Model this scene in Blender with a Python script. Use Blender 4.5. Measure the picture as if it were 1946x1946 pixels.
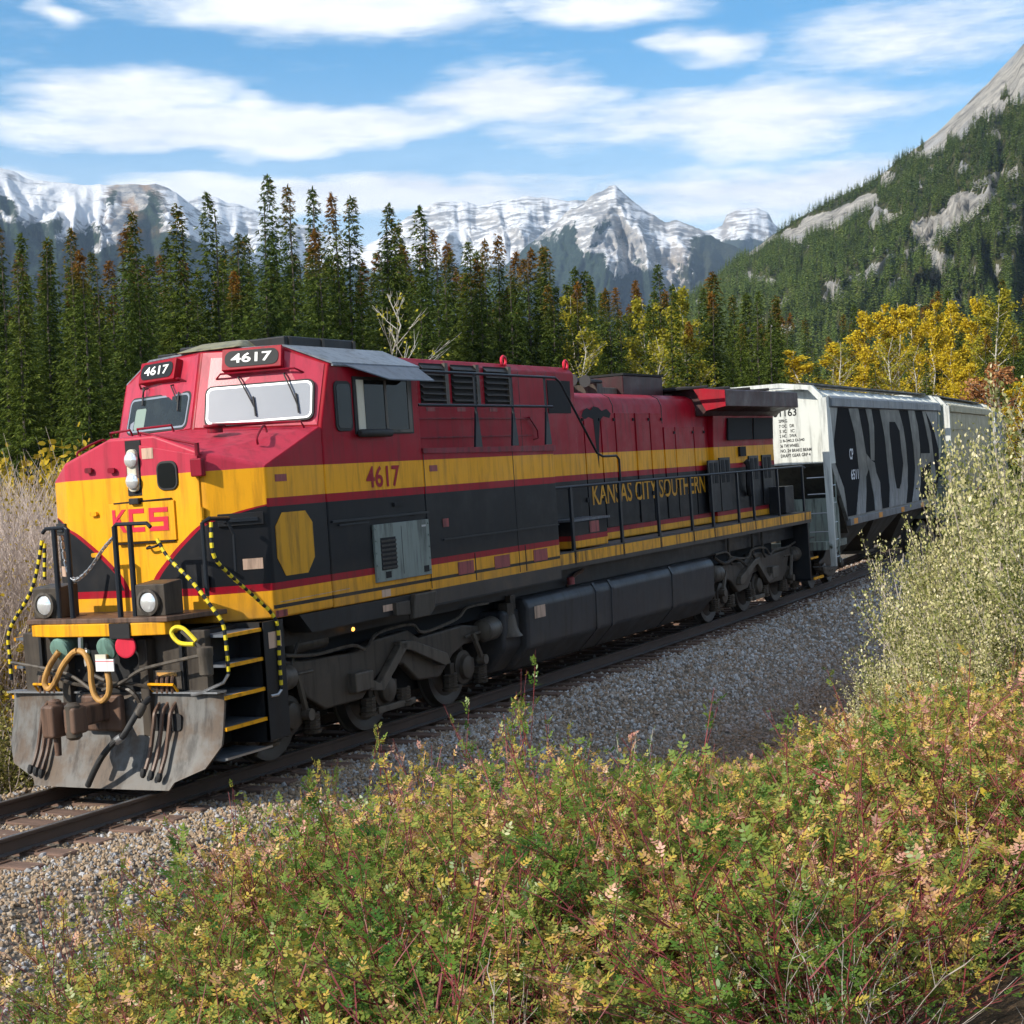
import bpy, bmesh, math, random
import numpy as np
from mathutils import Vector, Matrix, noise
for o in list(bpy.data.objects): bpy.data.objects.remove(o)
SC = bpy.context.scene
COL = SC.collection
R_ = math.radians
V = Vector
# ---------------------------------------------------------------- camera
CANT = R_(2.4)                                   # superelevation of the curved track
RT = Matrix.Rotation(-CANT, 4, 'X')              # track frame -> world
CAM_C = V((-14.5957, -12.2642, 3.1592))
CAM_R = V((0.46315624, -0.88372429, -0.06721365))
CAM_U = V((0.05211065, -0.04855312, 0.99746031))
CAM_F = V((0.88474334, 0.46548252, -0.02356376))
m = Matrix.Identity(4)
for i in range(3):
    m[i][0], m[i][1], m[i][2], m[i][3] = CAM_R[i], CAM_U[i], -CAM_F[i], CAM_C[i]
cd = bpy.data.cameras.new('camera'); cam = bpy.data.objects.new('camera', cd); COL.objects.link(cam)
cam.matrix_world = RT @ m
cd.lens = 56.91; cd.sensor_width = 36.0; cd.clip_start = 0.1; cd.clip_end = 60000
SC.camera = cam
WC = (RT @ m).translation.copy()
WR = RT.to_3x3()
wR, wU, wF = WR @ CAM_R, WR @ CAM_U, WR @ CAM_F
FPX = 3076.3
def ray(x, y):
    """world direction of a sight line (survey of the place from the camera station)"""
    return wF + wR * ((x - 973) / FPX) - wU * ((y - 973) / FPX)
def at(x, y, dist):
    """world point on that sight line at a horizontal distance"""
    d = ray(x, y); return WC + d * (dist / math.hypot(d.x, d.y))
# ---------------------------------------------------------------- sun, sky, exposure
SUN_AZ, SUN_EL = R_(29), R_(31)
SUN = V((-math.cos(SUN_EL) * math.cos(SUN_AZ), math.cos(SUN_EL) * math.sin(SUN_AZ), math.sin(SUN_EL)))
sl = bpy.data.lights.new('sun', 'SUN'); sl.energy = 4.6; sl.angle = R_(0.53); sl.color = (1.0, 0.93, 0.82)
so = bpy.data.objects.new('sun', sl); COL.objects.link(so)
so.rotation_euler = SUN.to_track_quat('Z', 'Y').to_euler(); so.location = (-60, 40, 60)
SC.view_settings.view_transform = 'Standard'; SC.view_settings.look = 'None'
SC.view_settings.exposure = 0.5; SC.view_settings.gamma = 1
SC.render.engine = 'CYCLES'
cy = SC.cycles
cy.use_denoising = True; cy.use_adaptive_sampling = True; cy.adaptive_threshold = .02; cy.max_bounces = 5; cy.diffuse_bounces = 2; cy.glossy_bounces = 2
cy.transmission_bounces = 4; cy.transparent_max_bounces = 6; cy.volume_bounces = 0; cy.caustics_reflective = False; cy.caustics_refractive = False
try: cy.denoiser = 'OPENIMAGEDENOISE'; cy.denoising_input_passes = 'RGB_ALBEDO_NORMAL'; cy.denoising_prefilter = 'ACCURATE'
except Exception: pass

class NT:
    """small node-tree writer"""
    def __init__(s, tree): s.t = tree; s.n = tree.nodes; s.l = tree.links
    def new(s, ty, **kw):
        n = s.n.new(ty)
        for k, v in kw.items(): setattr(n, k, v)
        return n
    def link(s, a, b): s.l.new(a, b)
    def put(s, v, sock):
        if isinstance(v, bpy.types.NodeSocket): s.link(v, sock)
        elif v is not None:
            if isinstance(v, (tuple, list)) and sock.type == 'RGBA' and len(v) == 3: v = (*v, 1)
            sock.default_value = v
    def math(s, op, a, b=None, c=None, clamp=False):
        n = s.new('ShaderNodeMath', operation=op, use_clamp=clamp)
        for i, x in enumerate((a, b, c)): s.put(x, n.inputs[i])
        return n.outputs[0]
    def mix(s, f, a, b, ty='MIX'):
        n = s.new('ShaderNodeMix', data_type='RGBA', blend_type=ty)
        s.put(f, n.inputs[0]); s.put(a, n.inputs[6]); s.put(b, n.inputs[7]); return n.outputs[2]
    def noise(s, vec, scale, detail=4, rough=.55, dist=0, out=0):
        n = s.new('ShaderNodeTexNoise'); s.put(vec, n.inputs['Vector']); n.inputs['Scale'].default_value = scale
        n.inputs['Detail'].default_value = detail; n.inputs['Roughness'].default_value = rough; n.inputs['Distortion'].default_value = dist
        return n.outputs[out]
    def ramp(s, f, stops, interp='LINEAR'):
        n = s.new('ShaderNodeValToRGB'); cr = n.color_ramp; cr.interpolation = interp
        while len(cr.elements) < len(stops): cr.elements.new(0.5)
        for e, (p, c) in zip(cr.elements, stops): e.position = p; e.color = (*c, 1) if len(c) == 3 else c
        s.put(f, n.inputs[0]); return n.outputs[0]
    def smooth(s, x, a, b):
        n = s.new('ShaderNodeMapRange', interpolation_type='SMOOTHSTEP'); s.put(x, n.inputs[0])
        n.inputs[1].default_value = a; n.inputs[2].default_value = b; return n.outputs[0]
    def lin(s, x, a, b, c=0., d=1.):
        n = s.new('ShaderNodeMapRange'); s.put(x, n.inputs[0])
        for i, q in enumerate((a, b, c, d)): n.inputs[1 + i].default_value = q
        return n.outputs[0]
    def xyz(s, v):
        n = s.new('ShaderNodeSeparateXYZ'); s.put(v, n.inputs[0]); return n.outputs
    def comb(s, x, y, z):
        n = s.new('ShaderNodeCombineXYZ')
        for i, q in enumerate((x, y, z)): s.put(q, n.inputs[i])
        return n.outputs[0]
    def vmul(s, v, k):
        n = s.new('ShaderNodeVectorMath', operation='MULTIPLY'); s.put(v, n.inputs[0]); n.inputs[1].default_value = k; return n.outputs[0]
    def coord(s, w='Object'): return s.new('ShaderNodeTexCoord').outputs[w]
    def bump(s, h, strength, dist=.02):
        n = s.new('ShaderNodeBump'); n.inputs['Strength'].default_value = strength; n.inputs['Distance'].default_value = dist
        s.put(h, n.inputs['Height']); return n.outputs[0]

def mat(name, build=None, base=None, rough=.6, metal=0., spec=.5, normal=None, **kw):
    """Principled material; build(NT) may return a dict with base / rough / normal / metal / alpha sockets"""
    mt = bpy.data.materials.new(name); mt.use_nodes = True; t = NT(mt.node_tree)
    p = t.n['Principled BSDF']
    d = dict(base=base, rough=rough, metal=metal, spec=spec, normal=normal)
    if build: d.update(build(t) or {})
    for k, s in (('base', 'Base Color'), ('rough', 'Roughness'), ('metal', 'Metallic'), ('spec', 'Specular IOR Level'), ('normal', 'Normal'),
                 ('alpha', 'Alpha'), ('trans', 'Transmission Weight'), ('emit', 'Emission Color'), ('estr', 'Emission Strength'), ('coat', 'Coat Weight')):
        v = d.get(k, kw.get(k))
        if v is not None: t.put(v, p.inputs[s])
    return mt

# ---- sky: Nishita daylight with banks of thin autumn cloud (procedural, goes all the way round)
w = bpy.data.worlds.new('World'); SC.world = w; w.use_nodes = True
t = NT(w.node_tree); bg = t.n['Background']
sky = t.new('ShaderNodeTexSky'); sky.sky_type = 'NISHITA'; sky.sun_disc = False
sky.sun_elevation = SUN_EL; sky.sun_rotation = math.atan2(SUN.x, SUN.y); sky.altitude = 1400; sky.air_density = 1.0; sky.dust_density = .4; sky.ozone_density = 2.5
hs = t.new('ShaderNodeHueSaturation'); hs.inputs['Saturation'].default_value = 1.3; hs.inputs['Value'].default_value = 1.28; hs.inputs['Hue'].default_value = .49
t.link(sky.outputs[0], hs.inputs['Color'])
dv = t.coord('Generated')
X, Y, Z = t.xyz(dv)
AZ0 = math.degrees(math.atan2(wF.y, wF.x))
az = t.math('SUBTRACT', t.math('MULTIPLY', t.math('ARCTAN2', Y, X), 57.29578), AZ0)      # degrees, + is left of the view
el = t.math('MULTIPLY', t.math('ARCSINE', Z), 57.29578)
wn = t.new('ShaderNodeTexNoise'); t.put(t.comb(t.math('MULTIPLY', az, .13), t.math('MULTIPLY', el, .36), 3.7), wn.inputs['Vector']); wn.inputs['Scale'].default_value = 1.; wn.inputs['Detail'].default_value = 3.; wn.inputs['Roughness'].default_value = .6
wv = t.new('ShaderNodeVectorMath', operation='MULTIPLY_ADD'); t.link(wn.outputs['Color'], wv.inputs[0]); wv.inputs[1].default_value = (6.5, 2.6, 0); t.link(t.comb(t.math('SUBTRACT', az, 3.25), t.math('SUBTRACT', el, 1.3), 0.), wv.inputs[2])
P2 = wv.outputs[0]
def azel(x, y):
    d = ray(x, y).normalized(); return math.degrees(math.atan2(d.y, d.x)) - AZ0, math.degrees(math.asin(d.z))
# cloud banks: centre (sight line), half-width, half-height, strength
CL = [(640, 10, 420, 95, 1.25), (1180, 0, 240, 66, 1.1), (1345, 92, 120, 50, .9), (1750, 70, 420, 110, .62), (250, 185, 230, 70, 1.1), (480, 240, 640, 58, 1.3),
      (950, 190, 260, 72, 1.2), (1420, 225, 640, 85, .85), (620, 378, 760, 58, 1.35), (1500, 365, 700, 80, .95), (60, 330, 130, 26, .8), (120, 32, 60, 20, .7)]
dens = None
for (cx, cy_, rx, ry, am) in CL:
    a0, e0 = azel(cx, cy_); kx, ky = FPX / (57.3 * rx), FPX / (57.3 * ry)
    mp = t.new('ShaderNodeMapping'); t.put(P2, mp.inputs[0]); mp.inputs['Location'].default_value = (-a0 * kx, -e0 * ky, 0); mp.inputs['Scale'].default_value = (kx, ky, 0)
    gr = t.new('ShaderNodeTexGradient', gradient_type='SPHERICAL'); t.link(mp.outputs[0], gr.inputs[0])
    g = t.math('MULTIPLY', gr.outputs['Fac'], am)
    dens = g if dens is None else t.math('MAXIMUM', dens, g)
# the same kind of banks elsewhere in the sky
away = t.math('MAXIMUM', t.smooth(t.math('ABSOLUTE', az), 21, 30), t.smooth(el, 17, 24))
bank = t.noise(t.vmul(P2, (.035, .10, 1)), 1.3, 2, .5)
dens = t.math('MAXIMUM', dens, t.math('MULTIPLY', away, t.lin(bank, .40, .75)))
fine = t.noise(t.comb(t.math('MULTIPLY', az, .17), t.math('MULTIPLY', el, .85), 1.3), 1., 7, .66)
cov = t.math('ADD', dens, t.math('MULTIPLY', t.math('SUBTRACT', fine, .52), 1.25))
cov = t.math('MULTIPLY', t.smooth(cov, -.04, .72), .97)
cov = t.math('MAXIMUM', cov, t.math('MULTIPLY', t.smooth(el, 14, 2), .72))
ccol = t.mix(t.smooth(fine, .3, .65), (7.0, 7.4, 8.1), (9.3, 9.4, 9.5))
t.link(t.mix(cov, hs.outputs[0], ccol), bg.inputs[0]); bg.inputs[1].default_value = 0.1
w.cycles.sampling_method = 'MANUAL'; w.cycles.sample_map_resolution = 512

# ---------------------------------------------------------------- object helpers
def link(o, parent=None):
    COL.objects.link(o)
    if parent is not None: o.parent = parent
    return o
def empty(name, label=None, cat=None, group=None, loc=None, mw=None, kind=None):
    o = bpy.data.objects.new(name, None); COL.objects.link(o); o.empty_display_size = .2
    if loc is not None: o.location = loc
    if mw is not None: o.matrix_world = mw
    return tag(o, label, cat, group, kind)
def tag(o, label=None, cat=None, group=None, kind=None):
    if label: o['label'] = label
    if cat: o['category'] = cat
    if group: o['group'] = group
    if kind: o['kind'] = kind
    return o
def copy_tree(o, parent=None):
    c = o.copy(); COL.objects.link(c); c.parent = parent
    for ch in list(o.children): copy_tree(ch, c)
    return c
def catmull(pts, n=6):
    P = [V(p) for p in pts]; out = []
    for i in range(len(P) - 1):
        a = P[max(i - 1, 0)]; b = P[i]; c = P[i + 1]; d = P[min(i + 2, len(P) - 1)]
        for k in range(n):
            u = k / n
            out.append(.5 * ((2 * b) + (c - a) * u + (2 * a - 5 * b + 4 * c - d) * u * u + (3 * b - a - 3 * c + d) * u ** 3))
    out.append(P[-1]); return out
class MB:
    def __init__(s): s.v = []; s.f = []
    def add(s, vs, fs):
        b = len(s.v); s.v += [tuple(q) for q in vs]; s.f += [tuple(b + i for i in f) for f in fs]; return s
    def box(s, x0, x1, y0, y1, z0, z1):
        return s.add([(x0, y0, z0), (x1, y0, z0), (x1, y1, z0), (x0, y1, z0), (x0, y0, z1), (x1, y0, z1), (x1, y1, z1), (x0, y1, z1)],
                     [(0, 3, 2, 1), (4, 5, 6, 7), (0, 1, 5, 4), (1, 2, 6, 5), (2, 3, 7, 6), (3, 0, 4, 7)])
    def prism(s, a, b):
        """a, b: matching closed outlines"""
        n = len(a); s.add(list(a) + list(b), [tuple(range(n - 1, -1, -1)), tuple(range(n, 2 * n))] + [(i, (i + 1) % n, n + (i + 1) % n, n + i) for i in range(n)]); return s
    def py(s, poly, y0, y1): return s.prism([(x, y0, z) for x, z in poly], [(x, y1, z) for x, z in poly])
    def px(s, poly, x0, x1): return s.prism([(x0, y, z) for y, z in poly], [(x1, y, z) for y, z in poly])
    def pz(s, poly, z0, z1): return s.prism([(x, y, z0) for x, y in poly], [(x, y, z1) for x, y in poly])
    def tube(s, pts, r, n=8, r2=None):
        P = [V(p) for p in pts]; rings = []; up = None
        for i, p in enumerate(P):
            d = (P[min(i + 1, len(P) - 1)] - P[max(i - 1, 0)]).normalized()
            if up is None: up = d.orthogonal().normalized()
            up = (up - d * up.dot(d)); up = up.normalized() if up.length > 1e-6 else d.orthogonal().normalized()
            q = d.cross(up); rr = r if r2 is None else r + (r2 - r) * i / (len(P) - 1)
            rings.append([p + (up * math.cos(2 * math.pi * k / n) + q * math.sin(2 * math.pi * k / n)) * rr for k in range(n)])
        vs = [v for g in rings for v in g]; fs = []
        for i in range(len(P) - 1):
            for k in range(n): fs.append((i * n + k, i * n + (k + 1) % n, (i + 1) * n + (k + 1) % n, (i + 1) * n + k))
        fs.append(tuple(range(n - 1, -1, -1))); fs.append(tuple(range((len(P) - 1) * n, len(P) * n)))
        return s.add(vs, fs)
    def lathe(s, o, ax, prof, n=16):
        o = V(o); ax = V(ax).normalized(); a = ax.orthogonal().normalized(); b = ax.cross(a); vs = []
        for tt, r in prof:
            for k in range(n):
                c = 2 * math.pi * k / n; vs.append(o + ax * tt + (a * math.cos(c) + b * math.sin(c)) * r)
        fs = []
        for i in range(len(prof) - 1):
            for k in range(n): fs.append((i * n + k, i * n + (k + 1) % n, (i + 1) * n + (k + 1) % n, (i + 1) * n + k))
        fs.append(tuple(range(n - 1, -1, -1))); fs.append(tuple(range((len(prof) - 1) * n, len(prof) * n)))
        return s.add(vs, fs)
    def frame(s, O, r, u, n, d0, d1, outline, z=None):
        """extrude a 2-D outline (s,t) lying in plane O,r,u from depth d0 to d1 along n"""
        O, r, u, n = V(O), V(r), V(u), V(n)
        return s.prism([O + r * a + u * b + n * d0 for a, b in outline], [O + r * a + u * b + n * d1 for a, b in outline])
    def mesh(s, name):
        me = bpy.data.meshes.new(name); me.from_pydata(s.v, [], s.f)
        bm = bmesh.new(); bm.from_mesh(me); bmesh.ops.recalc_face_normals(bm, faces=bm.faces); bm.to_mesh(me); bm.free(); return me
    def build(s, name, mt, parent=None, bevel=0., smooth=False, seg=2):
        me = s.mesh(name); me.materials.append(mt)
        o = bpy.data.objects.new(name, me); link(o, parent)
        if smooth:
            me.polygons.foreach_set('use_smooth', [True] * len(me.polygons))
            me.set_sharp_from_angle(angle=R_(40))
        if bevel:
            b = o.modifiers.new('bevel', 'BEVEL'); b.width = bevel; b.segments = seg; b.limit_method = 'ANGLE'; b.angle_limit = R_(30); b.harden_normals = True
            me.polygons.foreach_set('use_smooth', [True] * len(me.polygons)); me.set_sharp_from_angle(angle=R_(30))
        return o
def rrect(x0, x1, y0, y1, r, n=4):
    out = []
    for cx, cy_, a0 in ((x1 - r, y1 - r, 0), (x0 + r, y1 - r, 90), (x0 + r, y0 + r, 180), (x1 - r, y0 + r, 270)):
        for k in range(n + 1):
            a = R_(a0 + 90 * k / n); out.append((cx + r * math.cos(a), cy_ + r * math.sin(a)))
    return out
_tc = {}
def text(name, body, O, r, u, w_, h_, mt, parent, depth=.004, bold=0.):
    """lettering as thin raised mesh filling a w_ x h_ box whose lower-left corner is O"""
    key = (body, bold)
    if key not in _tc:
        cu = bpy.data.curves.new('t', 'FONT'); cu.body = body; cu.size = 1; cu.offset = bold; cu.resolution_u = 3
        ob = bpy.data.objects.new('t', cu); COL.objects.link(ob)
        dg = bpy.context.evaluated_depsgraph_get(); me = bpy.data.meshes.new_from_object(ob.evaluated_get(dg))
        _tc[key] = ([tuple(v.co) for v in me.vertices], [tuple(p.vertices) for p in me.polygons])
        bpy.data.objects.remove(ob); bpy.data.meshes.remove(me)
    vs, fs = _tc[key]
    xs = [v[0] for v in vs]; ys = [v[1] for v in vs]; x0, x1, y0, y1 = min(xs), max(xs), min(ys), max(ys)
    O, r, u = V(O), V(r).normalized(), V(u).normalized(); n = r.cross(u)
    me = bpy.data.meshes.new(name)
    me.from_pydata([O + r * ((v[0] - x0) / (x1 - x0) * w_) + u * ((v[1] - y0) / (y1 - y0) * h_) + n * depth for v in vs], [], fs)
    me.materials.append(mt)
    return link(bpy.data.objects.new(name, me), parent)
RCURVE = 333.
def yc(x): return (x - 2.8) * (x - 17.2) / (2 * RCURVE)
def heading(x): return math.atan((2 * x - 20.0) / (2 * RCURVE))
def trk(x, d, z):
    """track frame: distance along, lateral offset from centre line, height over rail -> world"""
    th = heading(x); return RT @ V((x - math.sin(th) * d, yc(x) + math.cos(th) * d, z))
# ---------------------------------------------------------------- materials for metal, paint, glass
RED, YEL, BLK = (.31, .002, .014), (.80, .36, .010), (.0095, .0105, .013)
def grime(t, base, amt=.35, low=None, dust=(.16, .12, .085)):
    """weathering: thin vertical streaks, blotches, and road dust thicker near the bottom of the body"""
    c = t.coord(); x, y, z = t.xyz(c)
    st = t.noise(t.comb(t.math('MULTIPLY', x, 9.), t.math('MULTIPLY', y, 9.), t.math('MULTIPLY', z, .9)), 1., 5, .65)
    bl = t.noise(c, 2.3, 6, .65)
    f = t.math('MULTIPLY', t.smooth(st, .44, .70), min(.75, amt * 1.9))
    b = t.mix(f, base, (.018, .015, .014))
    g = t.math('MULTIPLY', t.smooth(bl, .5, .8), amt * .5)
    if low: g = t.math('ADD', g, t.math('MULTIPLY', t.lin(z, low[0], low[1], .5, 0.), t.lin(bl, .2, .8)))
    b = t.mix(g, b, dust)
    return b, t.lin(bl, .3, .75, .32, .6), t.noise(c, 60, 2)
def paintmat(name, colf, amt=.3, low=None, rough=None, spec=.2):
    def f(t):
        b, r, n = grime(t, colf(t) if callable(colf) else colf, amt, low)
        return dict(base=b, rough=rough if rough is not None else r, spec=spec, normal=t.bump(n, .06, .01))
    return mat(name, f)
def stripes(t):
    z = t.xyz(t.coord())[2]
    f = t.lin(z, 1.5, 5.)
    zz = lambda q: (q - 1.5) / 3.5
    return t.ramp(f, [(0, (.03, .031, .034)), (zz(1.73), YEL), (zz(1.83), BLK), (zz(1.88), YEL), (zz(2.04), RED), (zz(2.12), BLK), (zz(2.975), RED), (zz(3.06), YEL), (zz(3.41), RED)], 'CONSTANT')
def nosepaint(t):
    c = t.coord(); x, y, z = t.xyz(c)
    fc = t.new('ShaderNodeFloatCurve'); cu = fc.mapping.curves[0]
    pts = [(2.0, .14), (2.2, .19), (2.47, .44), (2.68, .70), (2.83, .93), (2.93, 1.22), (3.0, 1.5), (3.05, 1.8)]
    P = [((a - 2.) / 1.1, b / 2.) for a, b in pts]
    cu.points[0].location = P[0]; cu.points[-1].location = (1, 1)
    for q in P[1:]: cu.points.new(*q)
    fc.mapping.update()
    t.put(t.lin(z, 2., 3.1), fc.inputs['Value'])
    yb = t.math('MULTIPLY', fc.outputs[0], 2.)
    d = t.math('SUBTRACT', t.math('ABSOLUTE', y), yb)
    vee = t.ramp(t.lin(d, -.5, .5), [(0, YEL), (.5, RED), (.575, BLK)], 'CONSTANT')
    zz = lambda q: (q - 1.5) / 3.5
    up = t.ramp(t.lin(z, 1.5, 5.), [(0, BLK), (zz(1.73), YEL), (zz(2.04), RED), (zz(2.13), YEL), (zz(3.41), (.46, .035, .065))], 'CONSTANT')  # upper red lightened to pink: sun glare painted into the colour
    inside = t.math('MULTIPLY', t.math('GREATER_THAN', z, 2.13), t.math('LESS_THAN', z, 3.05))
    front = t.mix(inside, up, vee)
    side = t.math('GREATER_THAN', t.math('ABSOLUTE', y), 1.535)
    return t.mix(side, front, stripes(t))
M = {}
M['side'] = paintmat('loco_side_paint', stripes, .2, (1.7, 2.3), None, .15)
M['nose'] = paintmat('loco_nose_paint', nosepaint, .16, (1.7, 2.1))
M['red'] = paintmat('red_paint', RED, .2)
M['glare_red'] = paintmat('red_paint_with_glare', (.46, .035, .065), .15, None, .3, .45)  # red lightened to carry the sun's glare on the cab front
M['redd'] = paintmat('worn_red_paint', (.22, .006, .02), .5)
M['brown'] = paintmat('sooty_maroon_paint', (.05, .016, .018), .5)
M['yel'] = paintmat('yellow_paint', YEL, .25)
M['black'] = paintmat('black_paint', BLK, .2)
M['rail_black'] = paintmat('handrail_black', (.016, .02, .026), .12, None, .38)
M['sill'] = paintmat('sill_paint', lambda t: t.ramp(t.lin(t.xyz(t.coord())[2], 1.6, 2.0), [(0, (.03, .031, .033)), (.32, YEL), (.73, (.05, .053, .058))], 'CONSTANT'), .75, (1.6, 2.0))
M['deck'] = paintmat('walkway_grey', (.12, .135, .155), .35)
M['roof'] = paintmat('cab_roof_grey', (.19, .215, .245), .25)
M['visor'] = paintmat('visor_grey', (.13, .15, .18), .15)
M['dark'] = paintmat('underframe_black', (.02, .021, .023), .35)
M['tank'] = paintmat('fuel_tank_black', (.04, .042, .047), .4, (.2, 1.2))
M['grime'] = paintmat('truck_grime', (.062, .052, .042), .55, (.1, 1.3))
M['grime2'] = paintmat('truck_grime_light', (.10, .086, .07), .5, (.1, 1.3))
M['plow'] = paintmat('plow_steel', lambda t: t.mix(t.smooth(t.noise(t.coord(), 2.2, 6, .6), .42, .62), (.15, .145, .135), (.11, .08, .058)), .35, (.05, .3), .5)
M['rust'] = paintmat('brown_rust', (.14, .085, .06), .5)
M['steel'] = mat('bare_steel', base=(.42, .43, .44), rough=.38, metal=.9)
M['wheel'] = mat('wheel_steel', base=(.10, .09, .08), rough=.55, metal=.5)
M['grey_panel'] = paintmat('grey_green_panel', (.2, .235, .215), .35)
M['vent'] = mat('vent_black', base=(.010, .010, .011), rough=.85)
M['louver'] = paintmat('louver_slat', (.045, .04, .036), .4)
M['rubber'] = mat('rubber_black', base=(.018, .018, .018), rough=.7)
M['tan'] = paintmat('tan_hose', (.5, .27, .08), .3)
M['glad'] = paintmat('green_cap', (.16, .28, .23), .3)
M['white'] = paintmat('white_paint', (.72, .72, .70), .12)
M['cream'] = paintmat('cream_paint', (.6, .56, .45), .2)
M['sticker'] = paintmat('faded_sticker', (.55, .38, .28), .35)
M['sticker2'] = paintmat('red_sticker', (.3, .07, .07), .4)
M['yr'] = paintmat('rope_yellow', (.75, .58, .03), .1)
M['pinkred'] = paintmat('red_disc', (.65, .03, .06), .1)
M['tarp'] = paintmat('olive_cover', (.25, .23, .13), .3)
M['glass'] = mat('dark_glass', base=(.008, .010, .011), rough=.05, spec=.22)
M['glassw'] = mat('windshield_glass', base=(1, 1, 1), rough=.02, trans=1.0, spec=.6)
M['skypane_console'] = mat('sky_reflection_and_console', lambda t: dict(base=t.mix(t.noise(t.coord(), 1.8, 3), (.20, .225, .26), (.27, .29, .32))), rough=.3, spec=.5)  # sky reflection in the near windshield painted as pale tone; console shares it
M['lens'] = mat('lamp_lens', base=(.85, .86, .85), rough=.12, metal=.6)
M['int'] = mat('cab_interior', lambda t: dict(base=t.mix(t.noise(t.coord(), 5, 3), (.006, .009, .011), (.03, .04, .04))), rough=.06, spec=.35)
M['int2'] = mat('cab_interior_green', base=(.2, .28, .24), rough=.7)
M['board'] = mat('number_board_black', base=(.012, .014, .016), rough=.5, spec=.2)
M['digit'] = mat('number_board_digit', base=(.82, .84, .80), rough=.5)
M['logo'] = paintmat('yellow_logo_paint', (.62, .3, .012), .25)
# ---------------------------------------------------------------- locomotive
# local frame: x back from the nose corner, y away from the camera (near side is -y), z over the rail
LOCO = empty('diesel_locomotive', 'red, yellow and black diesel freight locomotive leading the train round the curve', 'locomotive', mw=RT.copy())
L = LOCO
NS = 1.55
def B(name, mt, parent=L, bevel=.0, **kw):
    mb = MB(); return mb, (lambda **k2: mb.build(name, M[mt], parent, bevel, **kw))
def part(name, mt, fn, parent=L, bevel=0., smooth=False):
    mb = MB(); fn(mb); return mb.build(name, M[mt], parent, bevel, smooth)
def box(name, mt, x0, x1, y0, y1, z0, z1, parent=L, bevel=0.): return part(name, mt, lambda b: b.box(x0, x1, y0, y1, z0, z1), parent, bevel)
def both(fn):
    for s in (-1, 1): fn(s)
# --- nose
def nose_fn(b):
    F = [(0, -NS), (-.4, -1.0), (-.4, -.33), (-.4, .33), (-.4, 1.0), (0, NS)]
    T = [3.43, 3.62, 3.86, 3.86, 3.62, 3.43]
    vs = [(x, y, 1.73) for x, y in F] + [(x, y, z) for (x, y), z in zip(F, T)]
    vs += [(1.15, -NS, 1.73), (1.15, NS, 1.73), (1.15, -NS, 3.87), (.71, 0, 3.94), (1.15, NS, 3.87)]
    b.add(vs, [(0, 1, 7, 6), (1, 2, 8, 7), (2, 3, 9, 8), (3, 4, 10, 9), (4, 5, 11, 10), (12, 0, 6, 14), (5, 13, 16, 11),
               (6, 7, 14), (7, 8, 15, 14), (8, 9, 15), (9, 10, 16, 15), (10, 11, 16), (0, 12, 13, 5, 4, 3, 2, 1), (12, 14, 15, 16, 13)])
NOSE = part('nose', 'nose', nose_fn, bevel=.035)
# door panel in the nose front, with window and hinges
def front(name, mt, out, d0, d1, parent, bevel=0.):
    return part(name, mt, lambda b: b.frame((-.4, 0, 0), (0, -1, 0), (0, 0, 1), (-1, 0, 0), d0, d1, out), parent, bevel)
DOOR = front('nose_door', 'nose', [(.14, 1.82), (.95, 1.82), (.95, 3.60), (.14, 3.76)], .0, .025, L, .008)
front('window_gasket', 'rubber', rrect(.38, .67, 3.235, 3.56, .09), .02, .045, DOOR, .006)
front('window_pane', 'glass', rrect(.405, .645, 3.26, 3.535, .07), .03, .052, DOOR)
part('door_handle', 'black', lambda b: b.tube(catmull([(-.43, -.2, 2.62), (-.5, -.22, 2.6), (-.5, -.34, 2.62), (-.43, -.36, 2.64)]), .014), DOOR)
for z in (3.66, 2.95, 2.2): part('door_hinge', 'redd' if z > 3.4 else ('yel' if z > 2.9 else 'black'), lambda b: b.lathe((-.44, -.97, z - .07), (0, 0, 1), [(0, .028), (.14, .028)], 10), DOOR)
front('sand_filler', 'redd', [(.9, 3.36), (1.06, 3.36), (1.06, 3.56), (.9, 3.56)], .02, .1, L, .015)
# headlight
HL = front('headlight', 'vent', [(-.07, 3.2), (.15, 3.2), (.15, 3.82), (-.07, 3.82)], -.02, .012, L)
front('lamp_housing', 'cream', rrect(-.03, .11, 3.24, 3.72, .06), .0, .06, HL, .015)
for z in (3.60, 3.36):
    part('lamp_lens', 'lens', lambda b: b.lathe((-.45, -.05, z), (-1, 0, 0), [(0, .085), (.03, .09), (.05, .07), (.062, .03)], 18), HL, smooth=True)
part('lamp_bracket', 'dark', lambda b: b.box(-.5, -.4, -.14, 0, 3.10, 3.17), HL, .01)
# letter plate
PL = front('letter_plate', 'yel', [(-.34, 2.68), (.60, 2.68), (.60, 3.12), (-.34, 3.12)], .02, .05, L, .006)
front('plate_trim', 'black', [(-.26, 3.115), (.56, 3.135), (.56, 3.15), (-.26, 3.13)], .03, .056, PL)
front('plate_trim', 'black', [(-.26, 2.655), (.58, 2.665), (.58, 2.68), (-.26, 2.67)], .03, .056, PL)
LT = {'K': [[(0, 0), (.22, 0), (.22, 1), (0, 1)], [(.22, .42), (1, 1), (.72, 1), (.22, .62)], [(.3, .52), (.48, .66), (1, 0), (.72, 0)]],
      'C': [[(0, 0), (.25, 0), (.25, 1), (0, 1)], [(.25, 0), (1, 0), (1, .2), (.25, .2)], [(.25, .8), (1, .8), (1, 1), (.25, 1)]],
      'S': [[(0, 0), (1, 0), (1, .2), (0, .2)], [(.75, .2), (1, .2), (1, .4), (.75, .4)], [(0, .4), (1, .4), (1, .6), (0, .6)], [(0, .6), (.25, .6), (.25, .8), (0, .8)], [(0, .8), (1, .8), (1, 1), (0, 1)]]}
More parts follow.
